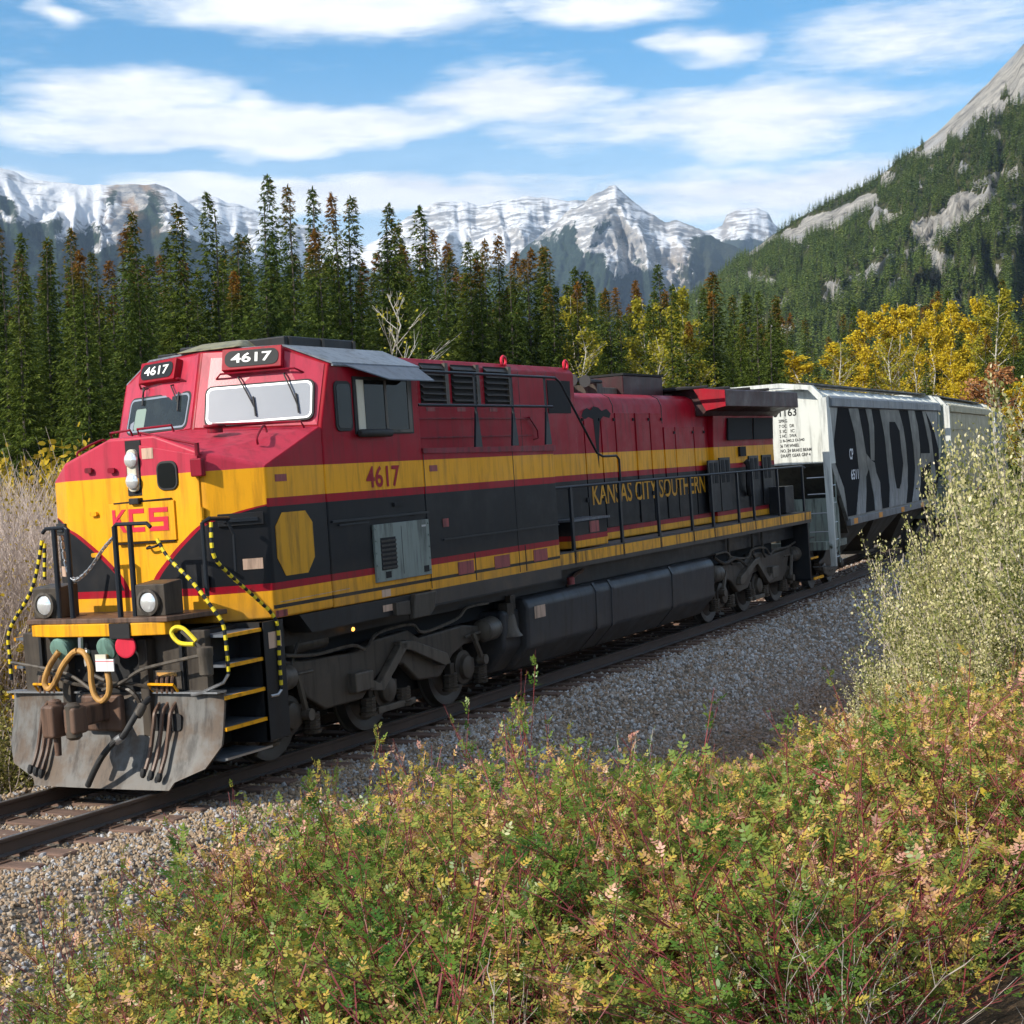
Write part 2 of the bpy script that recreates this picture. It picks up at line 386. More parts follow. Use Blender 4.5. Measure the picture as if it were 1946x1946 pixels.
for ch, s0 in (('K', -.29), ('C', -.05), ('S', .24)):
    for poly in LT[ch]: front('letter', 'pinkred', [(s0 + (.2, .22, .27)['KCS'.index(ch)] * a, 2.79 + .26 * c) for a, c in poly], .045, .056, PL)
# black access covers on the nose corners
def corner(sgn, s0, s1, z0, z1, d0, d1, mt, name, parent=L, bevel=.006):
    r = V((.4, sgn * .55, 0)).normalized(); n = V((-.55, sgn * .4, 0)).normalized(); O = V((-.4, sgn * 1.0, 0))
    return part(name, mt, lambda b: b.frame(O, r, (0, 0, 1), n, d0, d1, [(s0, z0), (s1, z0), (s1, z1), (s0, z1)]), parent, bevel)
both(lambda s: corner(s, .12, .62, 2.79, 2.93, .0, .03, 'dark', 'grab_pocket'))
both(lambda s: corner(s, .18, .56, 2.83, 2.875, .028, .05, 'rail_black', 'pocket_bar'))
both(lambda s: corner(s, .36, .58, 2.30, 2.42, .0, .006, 'sticker', 'warning_sticker', bevel=0))
both(lambda s: part('nose_grab_iron', 'redd', lambda b: b.tube(catmull([(.55, s * 1.2, 3.82), (.5, s * 1.2, 3.9), (.2, s * 1.32, 3.77), (.2, s * 1.32, 3.68)]), .014)))
part('nose_rail', 'redd', lambda b: b.tube([(-.36, -.12, 3.86), (-.36, -.12, 3.9), (-.36, -.9, 3.72), (-.36, -.9, 3.66)], .014))
part('sand_hatch', 'redd', lambda b: b.lathe((.35, -.62, 3.86), (0, 0, 1), [(0, .09), (.05, .09), (.07, .13), (.09, .13), (.1, .08)], 14), smooth=True)
part('cab_grab_iron', 'redd', lambda b: b.tube([(.62, -.42, 3.9), (.56, -.42, 3.97), (.92, -1.42, 3.93), (.98, -1.42, 3.86)], .014))
part('cab_grab_iron', 'redd', lambda b: b.tube([(.5, .62, 3.9), (.46, .62, 3.99), (.46, .1, 4.0), (.5, .1, 3.92)], .014))
part('cab_grab_iron', 'redd', lambda b: b.tube([(.68, 1.2, 3.9), (.64, 1.2, 3.98), (.54, .8, 3.99), (.58, .8, 3.92)], .014))
for s0, z in ((-.62, 3.52), (-.28, 3.50)): front('latch', 'redd', rrect(-s0 * -1 - .04, -s0 * -1 + .06, z - .03, z + .03, .02), .02, .05, L)
for s0, z in ((-.6, 3.02), (-.3, 3.01), (-.62, 2.55)): front('latch', 'yel', rrect(s0 - .04, s0 + .06, z - .025, z + .025, .02), .0, .04, L)
front('builder_sticker', 'sticker', [(.18, 3.6), (.34, 3.6), (.34, 3.72), (.18, 3.72)], .025, .03, DOOR)
# --- cab
def cab_fn(b):
    S = lambda x0, xr: None
    fr = [(1.15, -NS, 1.73), (1.15, -NS, 3.87), (1.39, -NS, 4.6), (1.2, -1.02, 4.84), (.98, 0, 4.87), (1.2, 1.02, 4.84), (1.39, NS, 4.6), (1.15, NS, 3.87), (1.15, NS, 1.73)]
    rr = [(3.39, y, z) for _, y, z in fr]
    vs = fr + rr + [(.71, 0, 3.94), (3.39, 0, 3.9)]
    fs = [(i, i + 1, 9 + i + 1, 9 + i) for i in range(8)] + [(1, 2, 3, 4, 18), (18, 4, 5, 6, 7), (0, 1, 18, 7, 8), (9, 10, 11, 12, 13, 14, 15, 16, 17), (0, 8, 17, 9)]
    b.add(vs, fs)
CAB = part('cab', 'side', cab_fn, bevel=.022)
def roof_fn(b):
    for p in ([(1.38, -1.57, 4.6), (1.2, -1.02, 4.85)], [(1.2, -1.02, 4.85), (1.0, 0, 4.88)], [(1.0, 0, 4.88), (1.2, 1.02, 4.85)], [(1.2, 1.02, 4.85), (1.38, 1.57, 4.6)]):
        (ax, ay, az_), (bx, by, bz) = p
        b.prism([(ax + .05, ay, az_), (bx + .05, by, bz), (bx + .05, by, bz + .022), (ax + .05, ay, az_ + .022)], [(3.44, ay, az_), (3.44, by, bz), (3.44, by, bz + .022), (3.44, ay, az_ + .022)])
part('cab_roof', 'roof', roof_fn)
# windshields, one panel each side of the centre crease
up0 = V((.279, 0, .96))
class Pan:
    def __init__(s, O, r): s.O = V(O); s.r = V(r).normalized(); s.n = s.r.cross(up0).normalized(); s.u = s.n.cross(s.r)
    def add(s, name, mt, out, d0, d1, parent, bevel=0.): return part(name, mt, lambda b: b.frame(s.O, s.r, s.u, s.n, d0, d1, out), parent, bevel)
    def p(s, a, b, d): return s.O + s.r * a + s.u * b + s.n * d
PR = Pan((.71, 0, 3.94), (.44, -1.55, 0)); PLF = Pan((1.15, NS, 3.87), (-.44, -1.55, 0))
def windshield(P, a0, a1, b0, b1, painted_sky):
    WS = P.add('windshield', 'rubber', rrect(a0, a1, b0, b1, .09), .0, .028, L, .008)
    P.add('window_frame', 'steel', rrect(a0 + .025, a1 - .025, b0 + .025, b1 - .025, .075), .01, .034, WS)
    P.add('window_pane', 'skypane_console' if painted_sky else 'int', rrect(a0 + .05, a1 - .05, b0 + .05, b1 - .05, .06), .02, .037, WS)  # near pane wears the reflected sky as its own colour
    return WS
W1 = windshield(PR, .16, 1.53, .0, .51, True)
W2 = windshield(PLF, .2, 1.5, .08, .56, False)
PLF.add('seat_back', 'int2', rrect(.38, .6, .13, .4, .03), .037, .039, W2)
PLF.add('console', 'skypane_console', [(.3, .13), (.37, .13), (.37, .25), (.3, .22)], .037, .039, W2)
def wiper(P, a0, b0, a1, b1, par):
    def f(b):
        b.tube([P.p(a0, b0, .03), P.p(a0, b0 - .02, .075), P.p((a0 + a1) / 2, (b0 + b1) / 2, .075), P.p(a1, b1, .06)], .010, 6)
        b.tube([P.p(a1 - .02, b1 + .13, .055), P.p(a1 + .02, b1 - .11, .055)], .012, 5)
    part('wiper', 'rubber', f, par)
wiper(PR, .59, .60, .80, .20, W1); wiper(PR, 1.16, .60, 1.33, .20, W1); wiper(PLF, 1.1, .66, 1.28, .42, W2); wiper(PLF, .55, .66, .5, .55, W2)
for P, a0, a1, b0 in ((PR, .29, 1.38, .60), (PLF, .35, 1.35, .68)):
    part('wiper_guard', 'redd', lambda b: b.tube([P.p(a0, b0, .01), P.p(a0 + .08, b0 + .03, .09), P.p(a1 - .08, b0 + .03, .09), P.p(a1, b0, .01)], .012, 6))
for P, a0, a1, b0, b1 in ((PR, .40, 1.15, .655, .925), (PLF, .46, 1.21, .70, .965)):
    NB = P.add('number_board', 'red', [(a0, b0), (a1, b0), (a1, b1), (a0, b1)], -.1, .13, L, .012)
    P.add('board_face', 'board', rrect(a0 + .04, a1 - .04, b0 + .035, b1 - .035, .085, 6), .12, .137, NB)
    text('digits', '4617', P.p(a0 + .12, b0 + .08, .138), P.r, P.u, a1 - a0 - .24, b1 - b0 - .15, M['digit'], NB, .004, .02)
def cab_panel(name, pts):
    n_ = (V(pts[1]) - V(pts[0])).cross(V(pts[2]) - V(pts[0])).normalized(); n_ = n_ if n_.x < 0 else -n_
    part(name, 'glare_red', lambda b: b.prism([V(p) for p in pts], [V(p) + n_ * .006 for p in pts]))
for s in (-1, 1): cab_panel('cab_front_glare', [(.725, s * .03, 3.955), (1.135, s * 1.5, 3.885), (1.368, s * 1.5, 4.6), (1.2, s * 1.0, 4.815), (.985, s * .03, 4.85)])  # thin sheets over the cab front holding the painted sun glare
# side windows
def sidep(name, mt, out, d0, d1, parent=L, bevel=0., y=-NS):
    return part(name, mt, lambda b: b.frame((0, y, 0), (1, 0, 0), (0, 0, 1), (0, -1, 0), d0, d1, out), parent, bevel)
QW = sidep('quarter_window', 'rubber', rrect(1.44, 1.80, 3.80, 4.40, .08), .0, .02, L, .005)
sidep('window_pane', 'glass', rrect(1.475, 1.765, 3.835, 4.365, .06), .01, .025, QW)
SW = sidep('side_window', 'rubber', [(1.85, 3.76), (3.2, 3.76), (3.2, 4.46), (1.85, 4.46)], .0, .02, L)
sidep('window_pane', 'glass', [(2.08, 3.81), (3.08, 3.81), (3.08, 4.42), (2.08, 4.42)], .01, .024, SW)
sidep('window_frame', 'cream', [(1.91, 3.8), (2.06, 3.8), (2.06, 4.42), (1.91, 4.42)], .01, .03, SW)
sidep('window_frame', 'grime2', [(2.53, 3.8), (2.58, 3.8), (2.58, 4.42), (2.53, 4.42)], .02, .032, SW)
sidep('window_frame', 'grime2', [(3.08, 3.78), (3.16, 3.78), (3.16, 4.44), (3.08, 4.44)], .01, .03, SW)
sidep('window_frame', 'grime2', [(2.06, 3.775), (3.08, 3.775), (3.08, 3.81), (2.06, 3.81)], .01, .03, SW)
part('arm_rest', 'rubber', lambda b: b.lathe((1.86, -1.61, 3.77), (1, 0, 0), [(0, .03), (.03, .05), (.7, .05), (.73, .03)], 12), SW, smooth=True)
part('sun_visor', 'visor', lambda b: b.prism([(1.62, -1.56, 4.60), (3.38, -1.56, 4.60), (3.30, -1.86, 4.40), (2.22, -1.86, 4.40)], [(1.62, -1.56, 4.615), (3.38, -1.56, 4.615), (3.30, -1.86, 4.415), (2.22, -1.86, 4.415)]))
part('gutter', 'roof', lambda b: b.tube([(1.42, -1.575, 4.585), (3.4, -1.575, 4.585)], .016, 6))
# far side windows (plain)
box('side_window', 'glass', 1.85, 3.2, 1.53, 1.57, 3.78, 4.42)
# cab roof equipment
part('air_conditioner', 'dark', lambda b: b.box(1.45, 3.0, -.9, .7, 4.86, 5.0), bevel=.02)
for k in range(3): box('bracket', 'grime', 1.52 + .7 * k, 1.58 + .7 * k, -.915, -.895, 4.88, 4.99)
part('antenna_cover', 'tarp', lambda b: b.prism([(1.0, -.5, 4.885), (2.0, -.5, 4.885), (2.0, .45, 4.885), (1.0, .45, 4.885)], [(1.35, -.35, 5.0), (1.9, -.35, 5.01), (1.9, .3, 5.01), (1.35, .3, 5.0)]), bevel=.04)
box('roof_box', 'dark', 1.5, 2.2, .8, 1.1, 4.84, 4.95, bevel=.015)
# --- wide lower cabinet behind the cab, stickers, road number, logo
box('cabinet', 'side', 3.39, 7.24, -NS + .003, NS - .003, 1.53, 3.53, bevel=.015)
sidep('cabinet_ledge', 'redd', [(3.4, 3.50), (7.28, 3.46), (7.28, 3.545), (3.4, 3.565)], -.02, .02)
sidep('skirt', 'dark', [(.68, 1.5), (7.24, 1.53), (7.24, 1.725), (.45, 1.725)], -.3, -.004)
sidep('sand_box', 'grime', [(2.42, 1.50), (2.75, 1.48), (2.75, 1.66), (2.42, 1.66)], .0, .06, bevel=.01)
sidep('air_dryer', 'grime', [(2.78, 1.42), (3.2, 1.42), (3.32, 1.5), (3.4, 1.72), (2.86, 1.72)], .0, .08, bevel=.015)
def stick(x0, x1, z0, z1, mt='sticker', y=-NS, par=L): return sidep('sticker', mt, [(x0, z0), (x1, z0), (x1, z1), (x0, z1)], .0, .004, par, y=y)
sidep('logo_panel', 'logo', [(.10, 2.40), (.10, 2.75), (.24, 2.90), (.69, 2.90), (.82, 2.76), (.82, 2.36), (.67, 2.19), (.24, 2.19)], .0, .006)
stick(.16, .38, 3.25, 3.33, 'sticker2'); stick(3.55, 3.75, 3.26, 3.34, 'sticker2'); stick(.0, .22, 1.745, 1.82, 'sticker2'); stick(2.2, 2.4, 1.75, 1.84); stick(2.2, 2.42, 1.57, 1.65, 'sticker')
stick(4.12, 4.55, 1.86, 2.03, 'sticker2'); stick(5.15, 5.6, 1.86, 2.03, 'sticker2'); stick(6.35, 6.8, 1.86, 2.03, 'sticker2'); stick(3.80, 3.95, 2.52, 2.63, 'sticker2')
sidep('scratch', 'sticker', [(.1, 1.905), (1.5, 1.925), (1.5, 1.932), (.1, 1.912)], .0, .003)
text('road_number', '4617', (2.02, -NS, 3.10), (1, 0, 0), (0, 0, 1), .78, .27, M['red'], L, .006, .02)
GP = sidep('access_panel', 'grey_panel', [(2.07, 1.94), (3.39, 1.94), (3.39, 2.65), (2.07, 2.65)], .0, .03, L, .006)
sidep('panel_vent', 'vent', [(2.2, 2.08), (2.55, 2.08), (2.55, 2.48), (2.2, 2.48)], .026, .034, GP)
for k in range(7): sidep('vent_slat', 'louver', [(2.2, 2.095 + .055 * k), (2.55, 2.095 + .055 * k), (2.55, 2.12 + .055 * k), (2.2, 2.12 + .055 * k)], .03, .045, GP)
sidep('panel_seam', 'dark', [(2.7, 2.0), (2.708, 2.0), (2.708, 2.6), (2.7, 2.6)], .026, .032, GP)
for q in ((2.28, 1.98), (3.2, 1.98)): sidep('panel_port', 'vent', [(q[0], q[1]), (q[0] + .12, q[1]), (q[0] + .12, q[1] + .08), (q[0], q[1] + .08)], .026, .036, GP)
sidep('panel_tag', 'steel', [(3.2, 2.56), (3.3, 2.56), (3.3, 2.585), (3.2, 2.585)], .026, .034, GP)
for k in range(5):
    for x in (2.1, 3.36): part('panel_bolt', 'grey_panel', lambda b: b.lathe((x, -1.575, 2.0 + .15 * k), (0, -1, 0), [(0, .014), (.014, .014), (.018, .006)], 6), GP)
sidep('side_rail', 'rail_black', [(1.2, 2.725), (3.42, 2.725), (3.42, 2.75), (1.2, 2.75)], .0, .03)
sidep('side_rail', 'rail_black', [(1.35, 2.68), (2.0, 2.68), (2.0, 2.70), (1.35, 2.70)], .0, .02)
sidep('side_rail', 'rail_black', [(3.78, 2.345), (7.23, 2.345), (7.23, 2.365), (3.78, 2.365)], .0, .02)
sidep('number_light', 'vent', [(2.6, 2.85), (2.85, 2.85), (2.85, 2.9), (2.6, 2.9)], .0, .025)
for x in (3.41, 5.9): sidep('panel_seam', 'dark', [(x, 1.75), (x + .012, 1.75), (x + .012, 3.5), (x, 3.5)], -.01, .0015)
for x in (4.6, 6.1): sidep('panel_seam', 'dark', [(x, 1.75), (x + .02, 1.75), (x + .02, 2.12), (x, 2.12)], -.01, .002)
# --- upper hood behind the cab with three louvre bays
UH = part('blower_hood', 'side', lambda b: b.px([(-1.0, 1.9), (-1.0, 4.72), (-.9, 4.82), (.9, 4.82), (1.0, 4.72), (1.0, 1.9)], 3.4, 9.27), bevel=.02)
for (x0, x1) in ((4.38, 5.0), (5.24, 5.9), (6.2, 6.9)):
    LV = sidep('louvre_bay', 'vent', [(x0, 4.20), (x1, 4.20), (x1, 4.75), (x0, 4.75)], .0, .006, L, y=-1.0)
    sidep('bay_frame', 'grime2', [(x1, 4.18), (x1 + .09, 4.18), (x1 + .09, 4.76), (x1, 4.76)], .0, .05, LV, y=-1.0)
    for k in range(6):
        z = 4.23 + .088 * k
        part('louvre_slat', 'louver', lambda b: b.prism([(x0, -1.0, z + .05), (x1, -1.0, z + .05), (x1, -1.05, z), (x0, -1.05, z)], [(x0, -1.0, z + .06), (x1, -1.0, z + .06), (x1, -1.05, z + .01), (x0, -1.05, z + .01)]), LV)
    stick(x0 + .12, x0 + .36, 4.09, 4.15, 'sticker2', y=-1.0)
sidep('screen', 'vent', [(8.27, 4.07), (9.08, 4.07), (9.1, 4.59), (8.27, 4.59)], .0, .01, L, y=-1.0)
for x in (4.1, 7.3, 8.2): sidep('panel_seam', 'dark', [(x, 3.56), (x + .012, 3.56), (x + .012, 4.7), (x, 4.7)], -.01, .0015, y=-1.0)
for z in (3.98, 3.72): sidep('hood_bead', 'redd', [(4.1, z), (7.6, z), (7.6, z + .02), (4.1, z + .02)], .0, .02, y=-1.0)
part('lifting_eye', 'pinkred', lambda b: b.tube([V((7.0 + .07 * math.cos(a), -.93, 4.86 + .07 * math.sin(a))) for a in [R_(q) for q in range(-60, 250, 25)]], .022, 6))
part('lifting_eye', 'pinkred', lambda b: b.tube([V((9.15 + .07 * math.cos(a), -.93, 4.86 + .07 * math.sin(a))) for a in [R_(q) for q in range(-60, 250, 25)]], .022, 6))
part('door_handle', 'redd', lambda b: b.tube([(7.5, -1.0, 4.0), (7.5, -1.05, 4.0), (7.75, -1.05, 3.8), (7.75, -1.05, 3.68), (7.68, -1.0, 3.66)], .014, 6))
# ledge handrail
UR = part('upper_handrail', 'rail_black', lambda b: (b.tube([(3.45, -1.5, 4.57), (7.55, -1.5, 4.57), (7.72, -1.5, 4.50), (8.9, -1.5, 3.40), (9.12, -1.5, 3.34), (9.65, -1.5, 3.34), (9.75, -1.5, 3.28), (9.75, -1.5, 2.92)], .02, 8), b.tube([(3.45, -1.5, 4.13), (7.4, -1.5, 4.13)], .02, 8)))
for x in (5.0, 6.1, 7.18):
    part('stanchion', 'rail_black', lambda b: (b.tube([(x, -1.5, 4.57), (x, -1.5, 3.9)], .02, 6), b.prism([(x - .02, -1.515, 4.05), (x + .02, -1.515, 4.05), (x + .10, -1.515, 3.56), (x - .10, -1.515, 3.56)], [(x - .02, -1.485, 4.05), (x + .02, -1.485, 4.05), (x + .10, -1.485, 3.56), (x - .10, -1.485, 3.56)])), UR)
# --- engine hood with doors
EH = part('engine_hood', 'side', lambda b: b.px([(-.86, 1.92), (-.86, 4.22), (-.80, 4.36), (-.66, 4.44), (.66, 4.44), (.80, 4.36), (.86, 4.22), (.86, 1.92)], 9.27, 15.6), bevel=.03)
for i, (x0, x1, zt) in enumerate(((9.45, 9.78, 4.09), (9.82, 10.45, 4.09), (10.5, 11.05, 4.09), (11.1, 11.9, 4.09), (11.98, 12.6, 4.09), (12.65, 13.2, 4.09), (13.28, 13.8, 3.83), (13.84, 14.75, 3.83), (14.8, 15.35, 3.83))):
    D = sidep('hood_door', 'side', [(x0, 2.14), (x1, 2.14), (x1, zt), (x0, zt)], .0, .022, L, .005, y=-.86)
    part('door_latch', 'vent', lambda b: b.box(x1 - .07, x1 - .02, -.905, -.88, 3.95 if zt > 4 else 3.7, 4.0 if zt > 4 else 3.75), D)
    part('door_latch', 'vent', lambda b: b.box(x1 - .07, x1 - .02, -.905, -.88, 2.6, 2.68), D)
sidep('soot_mark', 'vent', [(9.72, 4.03), (9.8, 4.12), (9.95, 4.17), (10.1, 4.13), (10.22, 4.2), (10.42, 4.18), (10.55, 4.12), (10.75, 4.16), (10.92, 4.08), (10.85, 4.0), (10.6, 4.03), (10.45, 3.96), (10.36, 3.6), (10.3, 3.15), (10.22, 3.6), (10.18, 3.98), (10.0, 4.02), (9.85, 3.98)], .023, .0245, y=-.86)
for x in (11.05, 13.25): part('roof_seam', 'dark', lambda b: b.px([(-.866, 3.9), (-.866, 4.225), (-.804, 4.366), (-.66, 4.447), (.66, 4.447), (.66, 4.43), (-.64, 4.43), (-.78, 4.35), (-.85, 4.22), (-.85, 3.9)], x, x + .02))
text('railway_name', 'KANSAS CITY SOUTHERN', (9.95, -.884, 2.54), (1, 0, 0), (0, 0, 1), 5.25, .36, M['logo'], L, .005, .012)
box('exhaust_stack', 'brown', 12.6, 14.5, -.42, .42, 4.43, 4.82, bevel=.02)
part('stack_rim', 'vent', lambda b: b.box(12.58, 14.53, -.44, .44, 4.82, 4.86))
HN = part('air_horn', 'rubber', lambda b: [b.lathe((11.75, y, 4.70 + dz), (-1, 0, 0), [(-.25, .03), (.1, .04), (.3, .06), (.42, .11), (.43, .11)], 12) for y, dz in ((-.25, 0), (.0, .04), (.25, 0))], smooth=True)
part('horn_bracket', 'grime', lambda b: b.box(11.7, 11.95, -.3, .3, 4.43, 4.66), HN)
box('silencer', 'grime2', 11.9, 12.6, -.3, .3, 4.43, 4.6, bevel=.03)
box('hood_vent', 'grime2', 14.6, 15.2, -.4, .4, 4.43, 4.5)
# --- radiator section: wings overhang the hood
RSEC = [(-1.0, 4.03), (-1.1, 4.12), (-1.5, 4.18), (-1.5, 4.5), (-.84, 4.59), (.84, 4.59), (1.5, 4.5), (1.5, 4.18), (1.1, 4.12), (1.0, 4.03)]
RAD = part('radiator', 'brown', lambda b: b.px(RSEC, 15.0, 19.53), bevel=.015)
both(lambda s: part('radiator_front', 'red', lambda b: b.px([(s * 1.09, 4.125), (s * 1.495, 4.185), (s * 1.495, 4.495), (s * .84, 4.585)], 14.975, 15.0), RAD))
part('radiator_top', 'grime', lambda b: b.box(14.7, 19.3, -.8, .8, 4.585, 4.62), RAD)
for k in range(4): part('fan_rail', 'vent', lambda b: b.tube([(14.6 + 1.2 * k, -1.3, 4.57), (14.6 + 1.2 * k, 1.3, 4.57)], .03, 6), RAD)
RH = part('radiator_hood', 'side', lambda b: b.px([(-.96, 1.92), (-.96, 3.5), (-1.0, 4.1), (1.0, 4.1), (.96, 3.5), (.96, 1.92)], 15.6, 19.3), bevel=.02)
for x0, x1 in ((16.3, 17.75), (17.85, 19.1)): sidep('radiator_screen', 'vent', [(x0, 3.54), (x1, 3.54), (x1 + .06, 3.99), (x0 + .06, 3.99)], .02, .05, RH, y=-.98)
for x0, z0, z1 in ((15.15, 2.62, 3.16), (15.8, 2.62, 3.2), (17.55, 2.7, 3.2), (18.4, 2.75, 3.2)):
    H = sidep('hood_door', 'dark', [(x0, 2.14), (x0 + .6, 2.14), (x0 + .6, z1), (x0, z1)], .0, .03, L, .006, y=-.965)
    sidep('door_vent', 'vent', [(x0 + .08, 2.7), (x0 + .25, 2.7), (x0 + .25, z1 - .05), (x0 + .08, z1 - .05)], .025, .036, H, y=-.965)
    sidep('door_vent', 'vent', [(x0 + .34, 2.7), (x0 + .51, 2.7), (x0 + .51, z1 - .05), (x0 + .34, z1 - .05)], .025, .036, H, y=-.965)
sidep('sand_filler', 'vent', [(17.0, 3.2), (17.35, 3.2), (17.35, 3.4), (17.0, 3.4)], .0, .05, y=-.965)
part('drain_pipe', 'vent', lambda b: b.tube(catmull([(17.3, -1.0, 3.1), (17.3, -1.06, 3.0), (17.25, -1.06, 2.6), (17.4, -1.02, 2.4)]), .06, 6))
# --- frame, walkway, steps, handrail along the side
box('underframe', 'dark', -.9, 19.6, -1.2, 1.2, 1.35, 1.7)
box('walkway', 'deck', 7.24, 19.85, -1.5, 1.5, 1.86, 1.9)
both(lambda s: box('side_sill', 'sill', 7.2, 19.85, s * 1.5 - .03, s * 1.5 + .03, 1.66, 1.915))
BX = box('battery_box', 'side', 8.05, 9.3, -1.42, -.98, 1.93, 2.35, bevel=.02)
box('box_lid', 'deck', 8.0, 9.35, -1.45, -.96, 2.35, 2.385, BX)
stick(8.6, 8.95, 2.15, 2.33, 'sticker2', y=-1.425, par=BX)
HR = part('side_handrail', 'rail_black', lambda b: b.tube([(7.25, -1.5, 2.9), (19.5, -1.5, 2.9), (19.7, -1.5, 2.86)], .022, 8))
for x in (7.8, 9.65, 11.24, 12.8, 13.88, 15.3, 16.19, 17.75, 19.45):
    part('stanchion', 'rail_black', lambda b: (b.box(x - .035, x + .035, -1.53, -1.49, 1.70, 2.89)), HR)
HF = part('side_handrail', 'rail_black', lambda b: b.tube([(7.25, 1.5, 2.9), (19.5, 1.5, 2.9)], .022, 6))
for x in (7.8, 11.24, 13.88, 16.19, 19.45): part('stanchion', 'rail_black', lambda b: b.box(x - .035, x + .035, 1.49, 1.53, 1.70, 2.89), HF)
box('equipment_box', 'dark', 18.7, 19.3, -1.35, -.97, 1.92, 2.5, bevel=.015)
# rear end
part('rear_step_well', 'dark', lambda b: (b.box(19.55, 19.62, -1.53, -.9, .42, 1.66), b.box(19.55, 20.4, -1.53, -.95, .40, .44), b.box(19.62, 20.2, -1.5, -.95, .85, .88), b.box(19.62, 20.1, -1.5, -.95, 1.3, 1.33), b.box(19.85, 20.0, -1.3, 1.3, 1.3, 1.9)))
box('step_edge', 'yel', 19.75, 20.42, -1.555, -1.53, .395, .45); box('step_edge', 'yel', 19.65, 20.2, -1.53, -1.5, .85, .89)
part('rear_coupler', 'rust', lambda b: (b.box(19.7, 20.75, -.13, .13, .75, 1.0), b.box(20.6, 20.95, -.26, .2, .7, 1.05)), bevel=.03)
# --- front platform
part('front_platform', 'rust', lambda b: b.pz([(-1.18, -1.0), (-1.22, -.6), (-1.22, .6), (-1.18, 1.0), (-.4, 1.2), (-.4, -1.2)], 1.84, 1.895), bevel=.01)
part('anticlimber', 'yel', lambda b: b.pz([(-1.16, -.95), (-1.25, -.55), (-1.25, .55), (-1.16, .95), (-.9, .95), (-.9, -.95)], 1.70, 1.84), bevel=.012)
box('hose_bracket', 'vent', -1.27, -1.2, -.55, -.27, 1.68, 1.84)
part('front_plate', 'grime', lambda b: b.box(-.95, -.85, -1.3, 1.3, .9, 1.72), bevel=.01)
def ditch(s):
    y = s * .74
    DL = part('ditch_light', 'grime', lambda b: b.add([(-1.12, y - .2, 1.9), (-1.12, y + .2, 1.9), (-.82, y + .2, 1.9), (-.82, y - .2, 1.9), (-1.12, y - .2, 2.24), (-1.12, y + .2, 2.24), (-.82, y + .2, 2.27), (-.82, y - .2, 2.27)],
              [(0, 3, 2, 1), (4, 5, 6, 7), (0, 1, 5, 4), (1, 2, 6, 5), (2, 3, 7, 6), (3, 0, 4, 7)]), bevel=.012)
    part('lamp_ring', 'grime2', lambda b: b.lathe((-1.11, y, 2.05), (-1, 0, 0), [(0, .14), (.06, .145), (.065, .115), (.04, .11)], 20), DL, smooth=True)
    part('lamp_lens', 'lens', lambda b: b.lathe((-1.13, y, 2.05), (-1, 0, 0), [(0, .112), (.03, .105), (.05, .07), (.056, .02)], 20), DL, smooth=True)
    part('lamp_shelf', 'rust', lambda b: b.box(-1.16, -.75, y - .24, y + .24, 1.84, 1.9), DL)
both(ditch)
for s, (p0, p1, e) in ((-1, (-.30, -.51, -.80)), (1, (.38, .57, .74))):
    FR = part('front_handrail', 'rail_black', lambda b: b.tube([(-1.1, p0, 2.80), (-1.1, p0, 2.88), (-1.1, p0 + s * .03, 2.9), (-1.1, e - s * .05, 2.895), (-1.1, e, 2.85)], .022, 8))
    for y in (p0, p1): part('handrail_post', 'rail_black', lambda b: b.tube([(-1.1, y, 1.88), (-1.1, y, 2.88)], .032, 10), FR)
CH = MB()
cp = catmull([(-1.1, .47, 2.8), (-1.1, .43, 2.48), (-1.1, .32, 2.32), (-1.1, .11, 2.42), (-1.1, -.12, 2.64), (-1.1, -.30, 2.78)], 7)
for i in range(len(cp) - 1):
    d = (cp[i + 1] - cp[i]) * .65; q = V((0, 0, .02)) if i % 2 else V((.02, 0, 0)); mid = (cp[i] + cp[i + 1]) / 2
    CH.tube([mid - d + q, mid + d + q, mid + d - q, mid - d - q, mid - d + q], .008, 5)
CH.build('safety_chain', M['steel'], L)
(lambda s: part('corner_handrail', 'rail_black', lambda b: (b.tube([(-.93, s * 1.36, 2.08), (-.93, s * 1.36, 2.86), (-.86, s * 1.4, 2.9), (-.4, s * 1.3, 2.88)], .024, 8), b.tube([(-.45, s * 1.32, 2.86), (-.38, s * 1.34, 2.7), (-.36, s * 1.32, 2.3)], .018, 6))))(-1)
def striped(name, pts, parent=L, r=.02, step=.055, n=10):
    """black grab rail wrapped in yellow tape bands"""
    P = catmull(pts, n); o = part(name, 'rail_black', lambda b: b.tube(P, r, 7), parent)
    acc = 0.; cur = [P[0]]; on = True
    for a, b_ in zip(P, P[1:]):
        Ls = (b_ - a).length; pos = 0.
        while acc + (Ls - pos) >= step:
            pos += step - acc; q = a + (b_ - a) * (pos / Ls)
            cur.append(q)
            if on: part('yellow_band', 'yr', lambda bb: bb.tube(cur, r * 1.07, 7), o)
            cur = [q]; on = not on; acc = 0.
        acc += Ls - pos; cur.append(b_)
    return o
striped('grab_rail', [(-.86, -1.42, 2.86), (-.88, -1.44, 2.52), (-.69, -1.46, 2.31), (-.29, -1.5, 2.0), (-.08, -1.55, 1.80), (-.01, -1.57, 1.64), (-.02, -1.57, 1.3), (-.02, -1.57, .95)])
striped('grab_rail', [(-1.08, -.86, 2.72), (-1.08, -1.0, 2.51), (-1.07, -1.28, 2.25), (-1.03, -1.52, 1.93), (-1.0, -1.6, 1.76), (-1.0, -1.62, 1.44), (-1.0, -1.62, 1.26)])
striped('grab_rail', [(-1.05, .8, 2.77), (-1.05, 1.0, 2.24), (-1.02, 1.42, 1.77), (-1.02, 1.45, 1.46), (-1.02, 1.45, 1.2)])
